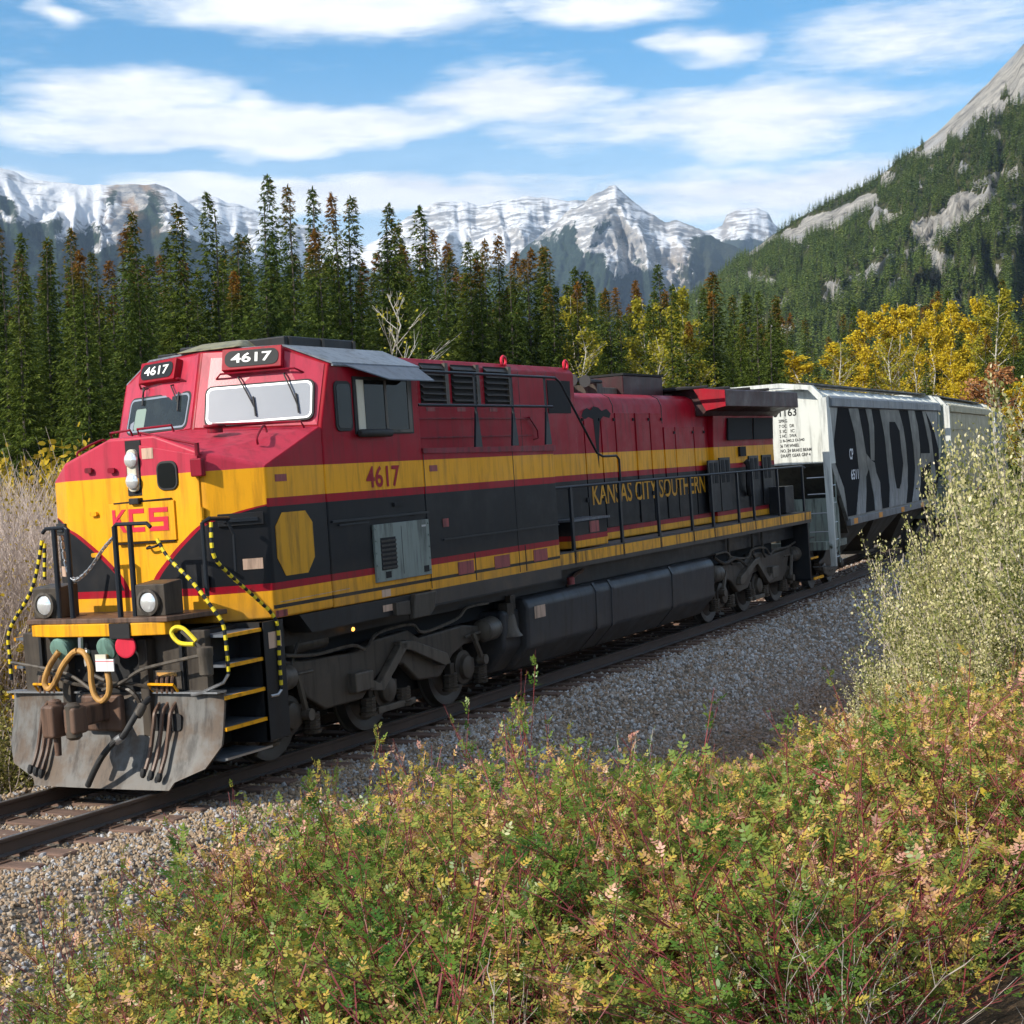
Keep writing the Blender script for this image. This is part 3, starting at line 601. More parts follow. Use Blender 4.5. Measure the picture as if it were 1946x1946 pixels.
striped('grab_rail', [(-.55, 1.25, 2.72), (-.57, 1.27, 2.3)])
part('rail_end', 'steel', lambda b: b.tube([(-1.0, -1.62, 1.26), (-1.02, -1.56, 1.17), (-1.05, -1.3, 1.07), (-1.05, -1.15, 1.04)], .018, 6))
part('rail_end', 'steel', lambda b: b.tube([(-.02, -1.57, .95), (-.08, -1.56, .9), (-.2, -1.55, .9)], .018, 6))
# step well, near and far
def steps(s):
    SWL = part('step_well', 'dark', lambda b: (b.box(-.25, -.2, min(s * 1.0, s * 1.54), max(s * 1.0, s * 1.54), .4, 1.72), b.box(-1.0, -.2, s * 1.0 - .02, s * 1.0 + .02, .4, 1.72), b.box(-.25, .12, min(s * 1.5, s * 1.55), max(s * 1.5, s * 1.55), .42, 1.72)))
    for i, (z, x0) in enumerate(((1.66, -.86), (1.34, -.88), (1.01, -.95), (.68, -.98), (.36, -1.0))):
        T = part('step_tread', 'deck', lambda b: b.box(x0, -.25, min(s * 1.02, s * 1.5), max(s * 1.02, s * 1.5), z - .03, z), SWL)
        if i < 4: part('step_nosing', 'yel', lambda b: b.box(x0, -.26, min(s * 1.5, s * 1.53), max(s * 1.5, s * 1.53), z - .035, z + .003), SWL)
        else: part('step_nosing', 'steel', lambda b: b.box(x0, -.2, min(s * 1.5, s * 1.53), max(s * 1.5, s * 1.53), z - .02, z + .003), SWL)
both(steps)
stick(-.55, -.28, 1.44, 1.62, 'sticker', y=-1.552) if False else None
sidep('sticker', 'sticker', [(-.17, 1.42), (.06, 1.42), (.06, 1.6), (-.17, 1.6)], .001, .005)
box('pilot_corner', 'dark', -.2, .12, -1.53, 1.53, .45, 1.5)
# plough
def plow_fn(b):
    prof = [(-1.0, 1.06), (-1.02, .9), (-1.08, .6), (-1.16, .35), (-1.27, .12)]
    cols = [(-1.5, .06, .5), (-1.36, .02, .28), (-1.0, 0, .14), (-.95, 0, .02), (-.38, -.02, .0), (.38, -.02, .0), (.95, 0, .02), (1.0, 0, .14), (1.36, .02, .28), (1.5, .06, .5)]
    n = 10
    rows = []
    for y, dx, zmin in cols:
        lo = max(zmin, .06)
        for i in range(n):
            tt = i / (n - 1); top = 1.06 if abs(y) > .37 else .66
            z = top + (lo - top) * tt
            x = np.interp(-z, [-1.06, -.9, -.6, -.35, -.06], [-1.0, -1.02, -1.08, -1.16, -1.29]) + dx
            rows.append((x, y))
            b.v.append((x, y, z))
    m_ = len(cols)
    for th in (1,):
        off = len(b.v)
        b.v += [(x + .03, y, z) for x, y, z in b.v[:m_ * n]]
    for c in range(m_ - 1):
        for i in range(n - 1):
            a = c * n + i; b.f.append((a, a + n, a + n + 1, a + 1)); a2 = a + off; b.f.append((a2, a2 + 1, a2 + n + 1, a2 + n))
    rim = [c * n for c in range(m_)] + [(m_ - 1) * n + i for i in range(1, n)] + [c * n + n - 1 for c in range(m_ - 2, -1, -1)] + [i for i in range(n - 2, 0, -1)]
    for i in range(len(rim)):
        a, c = rim[i], rim[(i + 1) % len(rim)]; b.f.append((a, c, c + off, a + off))
PLW = part('snow_plough', 'plow', plow_fn, smooth=True)
both(lambda s: part('plough_lip', 'steel', lambda b: b.box(-1.06, -.9, min(s * .4, s * 1.5), max(s * .4, s * 1.5), 1.055, 1.075), PLW))
for y0, y1 in ((-1.0, -.57), (.70, 1.01)):
    SL = part('plough_slot', 'vent', lambda b: b.prism([(-1.052 - .1 * (.85 - z), -y if False else y, z) for y, z in rrect(y0, y1, .66, .84, .04)], [(-1.065 - .1 * (.85 - z), y, z) for y, z in rrect(y0, y1, .66, .84, .04)]), PLW)
    for k in range(3):
        y = y0 + (y1 - y0) * (.25 + .25 * k)
        part('air_hose', 'rust', lambda b: b.tube(catmull([(-1.0, y, .95), (-1.1, y, .86), (-1.14, y, .72), (-1.2, y + .02, .45), (-1.28, y + .03, .28), (-1.3, y + .05, .2 + .02 * k)]), .024, 7), SL, smooth=True)
        part('hose_coupling', 'rubber', lambda b: b.lathe((-1.3, y + .04, .25 + .02 * k), (-.1, .15, -1), [(0, .028), (.04, .035), (.08, .03), (.1, .015)], 8), SL, smooth=True)
CP = part('coupler', 'rust', lambda b: (b.box(-1.75, -.95, -.13, .13, .78, 1.0), b.box(-1.9, -1.62, .02, .2, .70, 1.05), b.box(-1.88, -1.66, -.26, -.1, .74, 1.03), b.box(-1.2, -1.1, -.28, .28, .66, 1.06)), bevel=.035)
part('coupler_knuckle', 'grime', lambda b: b.lathe((-1.8, -.17, .68), (0, 0, 1), [(0, .05), (.03, .085), (.36, .085), (.39, .05)], 14), CP, smooth=True)
part('coupler_pin', 'rust', lambda b: b.lathe((-1.76, .11, .5), (0, 0, 1), [(0, .035), (.2, .04), (.22, .07), (.58, .07), (.6, .04)], 12), CP, smooth=True)
part('brake_hose', 'rubber', lambda b: b.tube(catmull([(-1.15, -.66, 1.02), (-1.35, -.68, .93), (-1.45, -.63, .79), (-1.5, -.56, .67), (-1.52, -.44, .60), (-1.52, -.28, .46), (-1.5, -.13, .29), (-1.45, .02, .12)]), .034, 9), smooth=True)
part('hose_coupling', 'steel', lambda b: b.lathe((-1.5, -.55, .665), (0, .6, -.35), [(0, .045), (.06, .05), (.1, .045)], 10), smooth=True)
part('hose_coupling', 'grime2', lambda b: b.lathe((-1.3, -.69, .97), (-.5, .1, -.6), [(0, .05), (.1, .055), (.14, .045)], 10), smooth=True)
MU = part('jumper_cable', 'tan', lambda b: (b.tube(catmull([(-1.26, .47, 1.55), (-1.28, .60, 1.4), (-1.3, .68, 1.22), (-1.3, .62, 1.14), (-1.3, .52, 1.22), (-1.3, .40, 1.39), (-1.3, .26, 1.52), (-1.3, .17, 1.56)]), .034, 9),
                                       b.tube(catmull([(-1.3, .15, 1.56), (-1.3, .06, 1.52), (-1.3, .0, 1.38), (-1.3, .0, 1.22), (-1.3, -.03, 1.08), (-1.3, -.12, 1.01), (-1.3, -.22, 1.08), (-1.3, -.25, 1.2), (-1.28, -.21, 1.36), (-1.24, -.17, 1.5)]), .034, 9)), smooth=True)
part('cable_clip', 'steel', lambda b: (b.tube([(-1.28, .27, 1.535), (-1.28, .03, 1.54)], .03, 8), b.tube([(-1.27, .15, 1.54), (-1.27, .14, 1.7)], .03, 6)), MU)
for y in (.5, -.17): part('jumper_socket', 'glad', lambda b: b.lathe((-1.0, y, 1.64), (-1, 0, -.35), [(0, .1), (.2, .11), (.22, .13), (.25, .12), (.27, .05)], 16), smooth=True)
part('marker_disc', 'pinkred', lambda b: b.lathe((-1.22, -.45, 1.59), (-1, -.15, 0), [(0, .125), (.02, .125), (.025, .11)], 20))
part('hanging_tag', 'white', lambda b: b.box(-1.36, -1.345, -.38, -.13, 1.34, 1.47)); box('hanging_tag', 'cream', -1.35, -1.335, -.27, -.12, 1.46, 1.52)
box('hanging_tag', 'pinkred', -1.362, -1.36, -.38, -.13, 1.445, 1.452)
part('uncoupling_lever', 'grime2', lambda b: (b.tube(catmull([(-1.2, -1.42, 1.48), (-1.2, -1.0, 1.41), (-1.2, -.61, 1.33), (-1.22, -.35, 1.2), (-1.25, -.1, 1.12)]), .02, 7), b.tube(catmull([(-1.2, 1.25, 1.42), (-1.2, .8, 1.36), (-1.2, .4, 1.28), (-1.25, .05, 1.12)]), .02, 7)))
LH = part('lever_handle', 'grime2', lambda b: b.tube([(-1.15, -1.44, 1.52), (-1.17, -1.33, 1.62), (-1.2, -1.2, 1.74)], .022, 7))
part('handle_grip', 'yr', lambda b: b.tube(catmull([(-1.2, -1.35, 1.60), (-1.22, -1.18, 1.62), (-1.22, -1.08, 1.72), (-1.2, -1.12, 1.78), (-1.18, -1.22, 1.76), (-1.17, -1.36, 1.63)]), .024, 7), LH)
part('angle_cock', 'grime2', lambda b: b.lathe((-1.16, -1.46, 1.26), (0, 0, 1), [(0, .05), (.02, .075), (.2, .075), (.22, .085), (.3, .085), (.31, .05)], 14), smooth=True)
for s0, s1 in ((-1.0, -.6), (.68, 1.05)):
    part('hose_rack', 'grime2', lambda b: (b.box(-1.02, -.96, s0, s1, 1.09, 1.3)))
    part('rack_bar', 'yel', lambda b: b.tube([(-1.05, s0 + .03, 1.08), (-1.12, s0 + .03, 1.16), (-1.12, s1 - .03, 1.165), (-1.05, s1 - .03, 1.08)], .016, 6))
    for k in range(4): part('rack_pipe', 'rust', lambda b: b.tube(catmull([(-.96, s0 + .1 + .07 * k, 1.24), (-1.04, s0 + .1 + .07 * k, 1.22), (-1.05, s0 + .1 + .07 * k, 1.06)]), .02, 6))
    box('rack_tag', 'tan', -1.03, -1.02, s0 + .05, s1 - .08, 1.24, 1.28)
part('pilot_pipe', 'grime', lambda b: (b.tube(catmull([(-1.0, .9, 1.3), (-1.15, .5, 1.2), (-1.2, .1, 1.16), (-1.15, -.4, 1.18), (-1.0, -.8, 1.05)]), .022, 6), b.tube(catmull([(-1.0, .3, 1.6), (-1.1, .2, 1.3), (-1.15, -.4, 1.1), (-1.1, -.5, .9)]), .026, 6)))
box('draft_pocket', 'vent', -1.0, -.88, -.5, .5, .5, 1.68)
both(lambda s: part('pilot_bracket', 'grime', lambda b: b.box(-1.1, -.9, min(s * .5, s * .62), max(s * .5, s * .62), .6, 1.65), bevel=.01))
# --- fuel tank, bell
def tank_fn(b):
    sec = [(-1.1, .28), (-1.43, .62), (-1.45, 1.22), (-1.38, 1.34), (1.38, 1.34), (1.45, 1.22), (1.43, .62), (1.1, .28)]
    b.px(sec, 6.25, 13.95)
TK = part('fuel_tank', 'tank', tank_fn, bevel=.05)
for x in (8.6, 9.2, 11.8): part('tank_strap', 'tank', lambda b: b.px([(-1.11, .27), (-1.445, .62), (-1.465, 1.22), (-1.39, 1.355), (-1.36, 1.33), (-1.4, 1.2), (-1.4, .63), (-1.08, .29)], x, x + .09), TK, .008)
sidep('tank_sticker', 'sticker', [(6.45, 1.02), (6.8, 1.02), (6.8, 1.2), (6.45, 1.2)], .0, .006, TK, y=-1.451)
part('tank_front', 'tank', lambda b: b.px([(-1.0, .3), (-1.3, .66), (-1.3, 1.2), (1.3, 1.2), (1.3, .66), (1.0, .3)], 5.75, 6.3), TK, .06)
part('filler_pipe', 'rust', lambda b: b.tube(catmull([(8.1, -1.2, 1.35), (8.3, -1.25, 1.5), (8.7, -1.2, 1.55), (9.0, -1.0, 1.6)]), .03, 6))
part('filler_cap', 'sticker2', lambda b: b.lathe((8.05, -1.3, 1.38), (0, 0, 1), [(0, .06), (.1, .06), (.12, .03)], 10))
BL = part('bell', 'grime2', lambda b: b.lathe((6.0, -1.25, 1.16), (0, 0, -1), [(0, .05), (.03, .09), (.1, .11), (.2, .125), (.29, .16), (.34, .2), (.345, .18)], 20), smooth=True)
part('bell_bracket', 'grime', lambda b: (b.box(5.9, 6.1, -1.3, -1.15, 1.14, 1.3), b.box(6.04, 6.2, -1.28, -1.2, 1.2, 1.4)), BL)
# --- trucks
def wheel_mesh():
    b = MB(); b.lathe((0, 0, 0), (0, 1, 0), [(-.07, .15), (-.07, .36), (-.05, .40), (-.07, .47), (-.07, .525), (.055, .535), (.06, .565), (.09, .565), (.09, .45), (.05, .40), (.06, .16)], 36); return b.mesh('wheel')
WM = wheel_mesh(); WM.materials.append(M['wheel'])
for p in WM.polygons: p.use_smooth = True
WM.set_sharp_from_angle(angle=R_(35))
def truck(x0, flip):
    """three-axle truck; x0 is the first axle, flip mirrors fore and aft"""
    s = -1 if flip else 1
    fx = lambda q: x0 + s * (q - .708)
    side = [(.56, 1.20), (1.0, 1.14), (2.05, 1.10), (2.48, 1.20), (3.31, 1.23), (3.58, 1.10), (4.75, 1.13), (5.3, 1.05), (5.3, .85), (4.78, .85), (4.45, .76), (4.05, .50), (3.5, .54), (3.15, .80), (2.72, .84), (2.45, .70), (2.15, .50), (1.34, .50), (.97, .70), (.8, 1.0), (.4, 1.0), (.4, 1.12)]
    for sd in (-1, 1):
        y0, y1 = sd * 1.08, sd * 1.2
        T = part('truck_frame', 'grime', lambda b: b.py([(fx(a), z) for a, z in side], min(y0, y1), max(y0, y1)), bevel=.03)
        q0, q1 = sorted((sd * 1.2, sd * 1.3))
        part('brake_beam', 'grime2', lambda b: (b.py([(fx(a), z) for a, z in ((2.0, .84), (2.42, .66), (2.95, 1.06), (3.1, 1.12), (3.12, 1.02), (2.5, .56), (2.2, .6), (1.95, .7))], q0, q1), b.py([(fx(a), z) for a, z in ((2.95, 1.12), (3.25, 1.10), (4.12, .82), (4.2, .68), (4.05, .66), (3.2, .98), (2.95, 1.02))], q0, q1)), T, .012)
        part('brake_block', 'grime2', lambda b: b.box(*sorted((fx(1.85), fx(2.25))), q0 - .02, q1 + .02, .62, .86), T, .02)
        part('truck_pipe', 'grime2', lambda b: b.tube(catmull([(fx(a), sd * 1.26, z) for a, z in ((.5, 1.26), (1.1, 1.19), (1.9, 1.2), (2.2, 1.12), (2.5, 1.28), (3.3, 1.30), (3.6, 1.16), (4.5, 1.24), (4.8, 1.36), (5.4, 1.36))], 4), .022, 6), T)
        part('brake_cylinder', 'grime2', lambda b: b.lathe((fx(5.25), sd * 1.22, .98), (s, 0, .05), [(-.5, .02), (-.06, .02), (-.05, .1), (0, .16), (.3, .17), (.36, .14), (.4, .08)], 18), T, smooth=True)
        part('brake_cylinder', 'grime2', lambda b: b.lathe((fx(.62), sd * 1.2, 1.0), (-s, 0, .0), [(-.5, .02), (-.06, .02), (-.05, .1), (0, .15), (.25, .16), (.32, .1)], 16), T, smooth=True)
        part('brake_lever', 'grime2', lambda b: (b.tube([(fx(4.9), sd * 1.26, 1.0), (fx(5.12), sd * 1.26, .62)], .04, 6), b.lathe((fx(5.14), sd * 1.2, .60), (0, sd, 0), [(0, .07), (.12, .07)], 10)), T)
        part('brake_lever', 'grime2', lambda b: (b.tube([(fx(.75), sd * 1.24, 1.0), (fx(.88), sd * 1.24, .55)], .04, 6), b.lathe((fx(.88), sd * 1.2, .52), (0, sd, 0), [(0, .07), (.12, .07)], 10)), T)
        for k in range(3):
            ax = .708 + 2.07 * k
            part('axle_box', 'grime', lambda b: (b.lathe((fx(ax), sd * 1.0, .53), (0, sd, 0), [(0, .24), (.12, .24), (.13, .17), (.2, .16), (.22, .08)], 18), b.box(*sorted((fx(ax - .34), fx(ax + .34))), *sorted((sd * 1.0, sd * 1.1)), .42, .62)), T, .01, True)
            W = link(bpy.data.objects.new('wheel', WM), LOCO); W.location = (fx(ax), sd * .77, .535); W.rotation_euler = (0, 0, math.pi if sd < 0 else 0) if False else ((0, 0, 0) if sd < 0 else (0, 0, math.pi))
            for e in (-.42, .42):
                def spring(b):
                    b.tube([V((fx(ax + e), 0, 0)) + V((.085 * math.cos(a), sd * 1.13 + .085 * math.sin(a), .30 + .24 * a / 40.)) for a in np.arange(0, 31, .7)], .024, 5)
                    b.lathe((fx(ax + e), sd * 1.13, .26), (0, 0, 1), [(0, .11), (.04, .12)], 12)
                part('coil_spring', 'grime', spring, T)
        part('safety_hanger', 'grime2', lambda b: b.box(*sorted((fx(2.5), fx(3.4))), *sorted((sd * 1.14, sd * 1.2)), .26, .34), T, .01)
    for k in range(3): part('axle', 'wheel', lambda b: b.tube([(fx(.708 + 2.07 * k), -1., .53), (fx(.708 + 2.07 * k), 1., .53)], .11, 12))
    part('traction_motor', 'vent', lambda b: [b.box(*sorted((fx(.9 + 1.45 * k), fx(2.2 + 1.45 * k))), -.62, .62, .3, .95) for k in range(3)])
truck(.708, False)
truck(19.22, True)
part('truck_hanger', 'grime', lambda b: [b.tube([(x, -1.25, 1.66), (x, -1.25, 1.2), (x + .12, -1.25, 1.1)], .03, 6) for x in (15.3, 16.7, 17.3)])
part('traction_link', 'grime', lambda b: b.tube(catmull([(14.6, -1.2, 1.3), (15.0, -1.25, 1.15), (15.6, -1.28, 1.2), (16.2, -1.28, 1.0)]), .03, 6))
box('bogie_center', 'vent', 1.0, 18.9, -.9, .9, 1.1, 1.36)
part('air_reservoir', 'grime', lambda b: b.lathe((.75, -1.1, 1.32), (1, 0, 0), [(0, .06), (.03, .1), (.75, .1), (.78, .06)], 14), smooth=True)
part('sand_pipe', 'grime', lambda b: b.tube(catmull([(1.0, -1.15, 1.5), (.75, -1.2, 1.2), (.5, -1.1, .6), (.35, -.85, .12)]), .025, 6))
M['lit'] = mat('step_lamp_glow', base=(1, .6, .2), emit=(1, .45, .08), estr=2.)
part('step_lamp', 'lit', lambda b: b.lathe((1.9, -1.28, 1.40), (.2, -1, -.2), [(0, .025), (.02, .025), (.03, .01)], 10), smooth=True)
# ---------------------------------------------------------------- covered hopper wagons
def hopmat(name, col, amt=.35): return paintmat(name, col, amt, (1.0, 1.9))
M['hop_white'] = hopmat('hopper_white', (.62, .64, .60), .22)
M['hop_grey'] = hopmat('hopper_grey', (.20, .21, .20), .3)
M['hop_chord'] = hopmat('hopper_chord', (.18, .20, .22), .25)
M['hop_tan'] = hopmat('hopper_tan', (.36, .32, .19), .25)
M['hop_green'] = hopmat('hopper_lower', (.23, .27, .235), .4)
M['hop_dark'] = hopmat('hopper_dark', (.045, .042, .035), .5)  # dark brownish grey for chutes, slope sheets, running boards and centre sill
M['graf_black'] = paintmat('graffiti_black', (.014, .0145, .016), .05, None, .85, .06)
def graf(t):
    c = t.coord(); z = t.xyz(c)[2]
    f = t.math('MULTIPLY', t.lin(z, 2.75, 1.7), t.lin(t.noise(t.vmul(c, (6, 1, 1.2)), 2.5, 6, .7), .25, .75), clamp=True)
    return t.mix(f, (.085, .09, .082), (.42, .46, .5))
M['graf_grey'] = paintmat('graffiti_grey', graf, .3)
M['graf_white'] = mat('graffiti_white', base=(.7, .72, .75), rough=.6)
M['orange'] = mat('orange_reflector', base=(.75, .28, .01), rough=.4)
GRAF = {'letter_a': [[(-5.19, 4.19), (-4.12, 4.2), (-3.77, 3.56), (-3.54, 3.07), (-3.48, 2.91), (-3.32, 2.69), (-3.7, 2.49), (-3.76, 2.12), (-3.99, 1.6), (-5.02, 1.6), (-4.73, 2.05), (-4.44, 2.49), (-4.52, 2.95), (-4.66, 3.57)],
                     [(-3.32, 4.2), (-2.61, 4.2), (-2.4, 3.75), (-2.49, 3.27), (-2.61, 2.87), (-3.04, 2.9), (-2.99, 3.28), (-3.0, 3.8)],
                     [(-3.54, 3.07), (-3.04, 2.9), (-2.62, 2.82), (-2.47, 2.55), (-2.09, 2.3), (-2.08, 1.94), (-2.02, 1.6), (-2.88, 1.6), (-2.92, 1.97), (-3.15, 2.34), (-3.29, 2.62), (-3.52, 2.77)]],
        'letter_b': [[(-1.58, 4.2), (0.95, 4.2), (1.44, 3.74), (1.68, 3.22), (1.74, 2.57), (1.58, 2.05), (1.22, 1.6), (-1.07, 1.6), (-0.89, 2.14), (-1.01, 2.76), (-1.14, 3.5)]],
        'letter_c': [[(2.28, 4.2), (3.26, 4.2), (3.66, 3.74), (3.77, 3.2), (3.74, 2.65), (3.56, 2.12), (3.09, 1.6), (2.1, 1.6), (2.53, 2.02), (2.84, 2.54), (2.77, 3.21), (2.53, 3.74)],
                     [(4.42, 4.2), (4.94, 4.2), (5.69, 3.51), (5.87, 2.89), (6.07, 2.32), (5.97, 2.04), (5.19, 2.06), (5.38, 2.62), (5.26, 3.18), (4.73, 3.88)], [(3.83, 2.95), (5.33, 2.93), (5.49, 2.7), (4.44, 2.56), (3.68, 2.49)]]}
INNER = [(-0.43, 3.87), (0.32, 3.87), (0.88, 3.62), (0.98, 3.1), (1.12, 2.71), (0.7, 2.21), (0.39, 2.04), (0.01, 2.06), (-0.15, 2.36), (-0.33, 2.99), (-0.47, 3.55)]
BACK = [(-6.26, 4.2), (5.02, 4.2), (5.67, 3.93), (6.3, 3.6), (6.9, 3.0), (6.75, 2.3), (6.0, 1.6), (-5.91, 1.6), (-5.99, 1.99), (-6.1, 2.3), (-6.88, 2.92), (-6.84, 3.41)]
HW = MB(); HW.lathe((0, 0, 0), (0, 1, 0), [(-.07, .12), (-.06, .33), (-.07, .40), (-.07, .455), (.055, .46), (.06, .485), (.09, .485), (.09, .38), (.06, .12)], 28)
HWM = HW.mesh('wagon_wheel'); HWM.materials.append(M['wheel'])
def hopper(label, mw, side_mt, graffiti, full=True):
    H = empty('hopper_wagon', label, 'wagon', 'covered hopper wagons behind the locomotive', mw=mw)
    pt = lambda name, mt, fn, par=H, bevel=0., smooth=False: part(name, mt, fn, par, bevel, smooth)
    body = pt('body', side_mt, lambda b: b.py([(-7.3, 2.92), (-7.3, 4.46), (7.3, 4.46), (7.3, 2.92), (5.85, 1.5), (-5.85, 1.5)], -1.56, 1.56))
    sd = lambda name, mt, out, d0, d1, par: part(name, mt, lambda b: b.frame((0, -1.56, 0), (1, 0, 0), (0, 0, 1), (0, -1, 0), d0, d1, out), par)
    # white end wall with rounded inner edge, and the frame round it
    for e in (-1, 1):
        E_ = pt('end_wall', 'hop_white' if side_mt != 'hop_tan' else 'hop_tan', lambda b: b.prism([(e * 7.31, y, z) for y, z in rrect(-1.54, 1.54, 2.93, 4.6, .18)], [(e * 7.36, y, z) for y, z in rrect(-1.54, 1.54, 2.93, 4.6, .18)]))
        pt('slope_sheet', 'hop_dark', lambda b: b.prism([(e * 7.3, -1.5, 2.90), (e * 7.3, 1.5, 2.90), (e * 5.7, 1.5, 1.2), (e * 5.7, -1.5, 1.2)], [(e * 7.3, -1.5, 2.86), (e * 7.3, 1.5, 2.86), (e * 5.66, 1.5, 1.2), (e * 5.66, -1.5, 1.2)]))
        pt('end_platform', 'hop_green', lambda b: (b.box(*sorted((e * 5.9, e * 8.0)), -1.5, 1.5, .95, 1.1), b.box(*sorted((e * 6.3, e * 7.0)), -1.45, 1.45, 1.1, 2.1)))
        for s in (-1, 1):
            y = s * 1.56
            EP = pt('end_post', 'hop_white' if e < 0 else 'hop_green', lambda b: (b.prism([(e * 7.72, y - .09, 4.42), (e * 7.56, y - .09, 4.42), (e * 7.56, y + .09, 4.42), (e * 7.72, y + .09, 4.42)], [(e * 7.62, y - .06, .55), (e * 7.5, y - .06, .55), (e * 7.5, y + .06, .55), (e * 7.62, y + .06, .55)])))
            if full:
                for z in (.55, .95, 1.35, 1.78, 2.22, 2.6): pt('ladder_rung', 'steel', lambda b: b.tube([(e * 7.6, y - s * .02, z), (e * 7.6, y - s * .5, z)], .014, 5), EP)
                for z in (.75, 1.15, 1.55, 2.0, 2.4): pt('ladder_rung', 'steel', lambda b: b.tube([(e * 7.55, y + s * .03, z), (e * 7.1, y + s * .03, z)], .014, 5), EP)
                pt('ladder_stile', 'hop_green', lambda b: b.tube([(e * 7.1, y + s * .03, .6), (e * 7.1, y + s * .03, 2.6)], .018, 5), EP)
        def hoop(b):
            P = [(-1.56, 4.36), (-1.56, 4.46), (-1.32, 4.72), (-.6, 4.82), (.6, 4.82), (1.32, 4.72), (1.56, 4.46), (1.56, 4.36)]
            b.prism([(e * 7.7, y, z) for y, z in P] + [(e * 7.7, y * .94, z - .10) for y, z in reversed(P)], [(e * 7.5, y, z) for y, z in P] + [(e * 7.5, y * .94, z - .10) for y, z in reversed(P)])
        pt('end_hoop', 'hop_white', hoop)
        for s in (-1, 1): pt('corner_sheet', 'hop_white' if e < 0 else 'hop_green', lambda b: b.py([(e * 7.37, 2.9), (e * 7.37, 4.46), (e * 7.15, 4.46), (e * 6.85, 2.9)], *sorted((s * 1.561, s * 1.575))))
    # top chord, roof, hatches
    for s in (-1, 1):
        pt('top_chord', 'hop_chord' if side_mt != 'hop_tan' else 'hop_tan', lambda b: b.px([(s * 1.56, 4.2), (s * 1.64, 4.22), (s * 1.64, 4.42), (s * 1.56, 4.48)], -7.14, 7.3), bevel=.01)
    rf = pt('roof', 'hop_white' if side_mt != 'hop_tan' else 'hop_tan', lambda b: b.px([(-1.56, 4.46), (-1.2, 4.63), (-.5, 4.70), (.5, 4.70), (1.2, 4.63), (1.56, 4.46)], -7.3, 7.3))
    for k in range(13):
        x = -6.9 + k * 1.15
        pt('roof_rib', 'hop_white', lambda b: b.px([(-1.57, 4.47), (-1.2, 4.655), (-.5, 4.725), (.5, 4.725), (1.2, 4.655), (1.57, 4.47), (1.56, 4.44), (-1.56, 4.44)], x, x + .09), rf)
    pt('roof_hatch', 'hop_chord', lambda b: b.box(-6.2, 6.2, -.35, .35, 4.7, 4.80), rf, .02)
    for s in (-1, 1): pt('running_board', 'hop_dark', lambda b: b.box(-7.5, 7.5, s * .95 - .22, s * .95 + .22, 4.76, 4.80), rf)
    if not graffiti:
        for k in range(1, 4): sd('side_bead', side_mt, [(-7.1, 1.6 + k * .68), (7.2, 1.6 + k * .68), (7.2, 1.63 + k * .68), (-7.1, 1.63 + k * .68)], .0, .03, body)
    # side sill with reflectors, hoppers below, trucks
    for s in (-1, 1):
        SI = pt('side_sill', 'hop_chord', lambda b: b.box(-5.85, 6.0, s * 1.56 - .05, s * 1.56 + .05, 1.38, 1.55), bevel=.01)
        for x in (-5.5, -2.6, 0.3, 3.2): pt('reflector', 'orange', lambda b: b.box(x, x + .42, s * 1.612 - .002, s * 1.612 + .002, 1.40, 1.53), SI)
    for x in (-3.9, 0., 3.9):
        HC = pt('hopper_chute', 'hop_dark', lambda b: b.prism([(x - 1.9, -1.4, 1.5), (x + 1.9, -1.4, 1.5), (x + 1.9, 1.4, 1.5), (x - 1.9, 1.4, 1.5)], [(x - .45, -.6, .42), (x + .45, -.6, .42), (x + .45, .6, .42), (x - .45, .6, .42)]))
        pt('outlet_gate', 'grime', lambda b: b.box(x - .6, x + .6, -.75, .75, .36, .44), HC)
    for xt in (-6.0, 6.0):
        for s in (-1, 1):
            TF = pt('truck_side_frame', 'grime', lambda b: b.py([(xt - 1.1, .62), (xt - .6, .72), (xt - .3, .88), (xt + .3, .88), (xt + .6, .72), (xt + 1.1, .62), (xt + 1.1, .42), (xt + .5, .28), (xt + .3, .2), (xt - .3, .2), (xt - .5, .28), (xt - 1.1, .42)], *sorted((s * .95, s * 1.1))), bevel=.03)
            for dx in (-.88, .88):
                W = link(bpy.data.objects.new('wheel', HWM), H); W.location = (xt + dx, s * .77, .46); W.rotation_euler = (0, 0, 0 if s < 0 else math.pi)
                pt('bearing_cap', 'grime2', lambda b: b.lathe((xt + dx, s * 1.06, .46), (0, s, 0), [(0, .12), (.1, .12), (.13, .06)], 14), TF, smooth=True)
            pt('spring_nest', 'grime', lambda b: [b.lathe((xt + q, s * 1.03, .3), (0, 0, 1), [(0, .07), (.05, .08), (.1, .07), (.15, .08), (.2, .07), (.3, .07)], 10) for q in (-.16, 0, .16)], TF)
    pt('coupler', 'rust', lambda b: (b.box(-8.3, -7.2, -.13, .13, .75, 1.0), b.box(-8.4, -8.1, -.25, .2, .7, 1.05), b.box(7.2, 8.3, -.13, .13, .75, 1.0)), bevel=.03)
    pt('center_sill', 'hop_dark', lambda b: b.box(-7.7, 7.7, -.35, .35, .8, 1.2))
    if full:
        for (x0, y0) in ((-7.85, -1.3),): pt('crossover_step', 'hop_green', lambda b: b.box(-8.0, -7.7, -1.5, 1.5, 1.08, 1.14))
        pt('brake_rod', 'hop_green', lambda b: (b.tube([(-7.7, -1.55, 1.05), (-7.2, -1.5, .62)], .03, 6), b.tube([(-6.6, -1.5, 1.05), (-7.4, -1.5, .62)], .025, 6)))
        pt('brake_reservoir', 'hop_green', lambda b: b.lathe((-6.9, -.6, 1.75), (0, 1, 0), [(0, .1), (.04, .2), (.9, .2), (.94, .1)], 16), smooth=True)
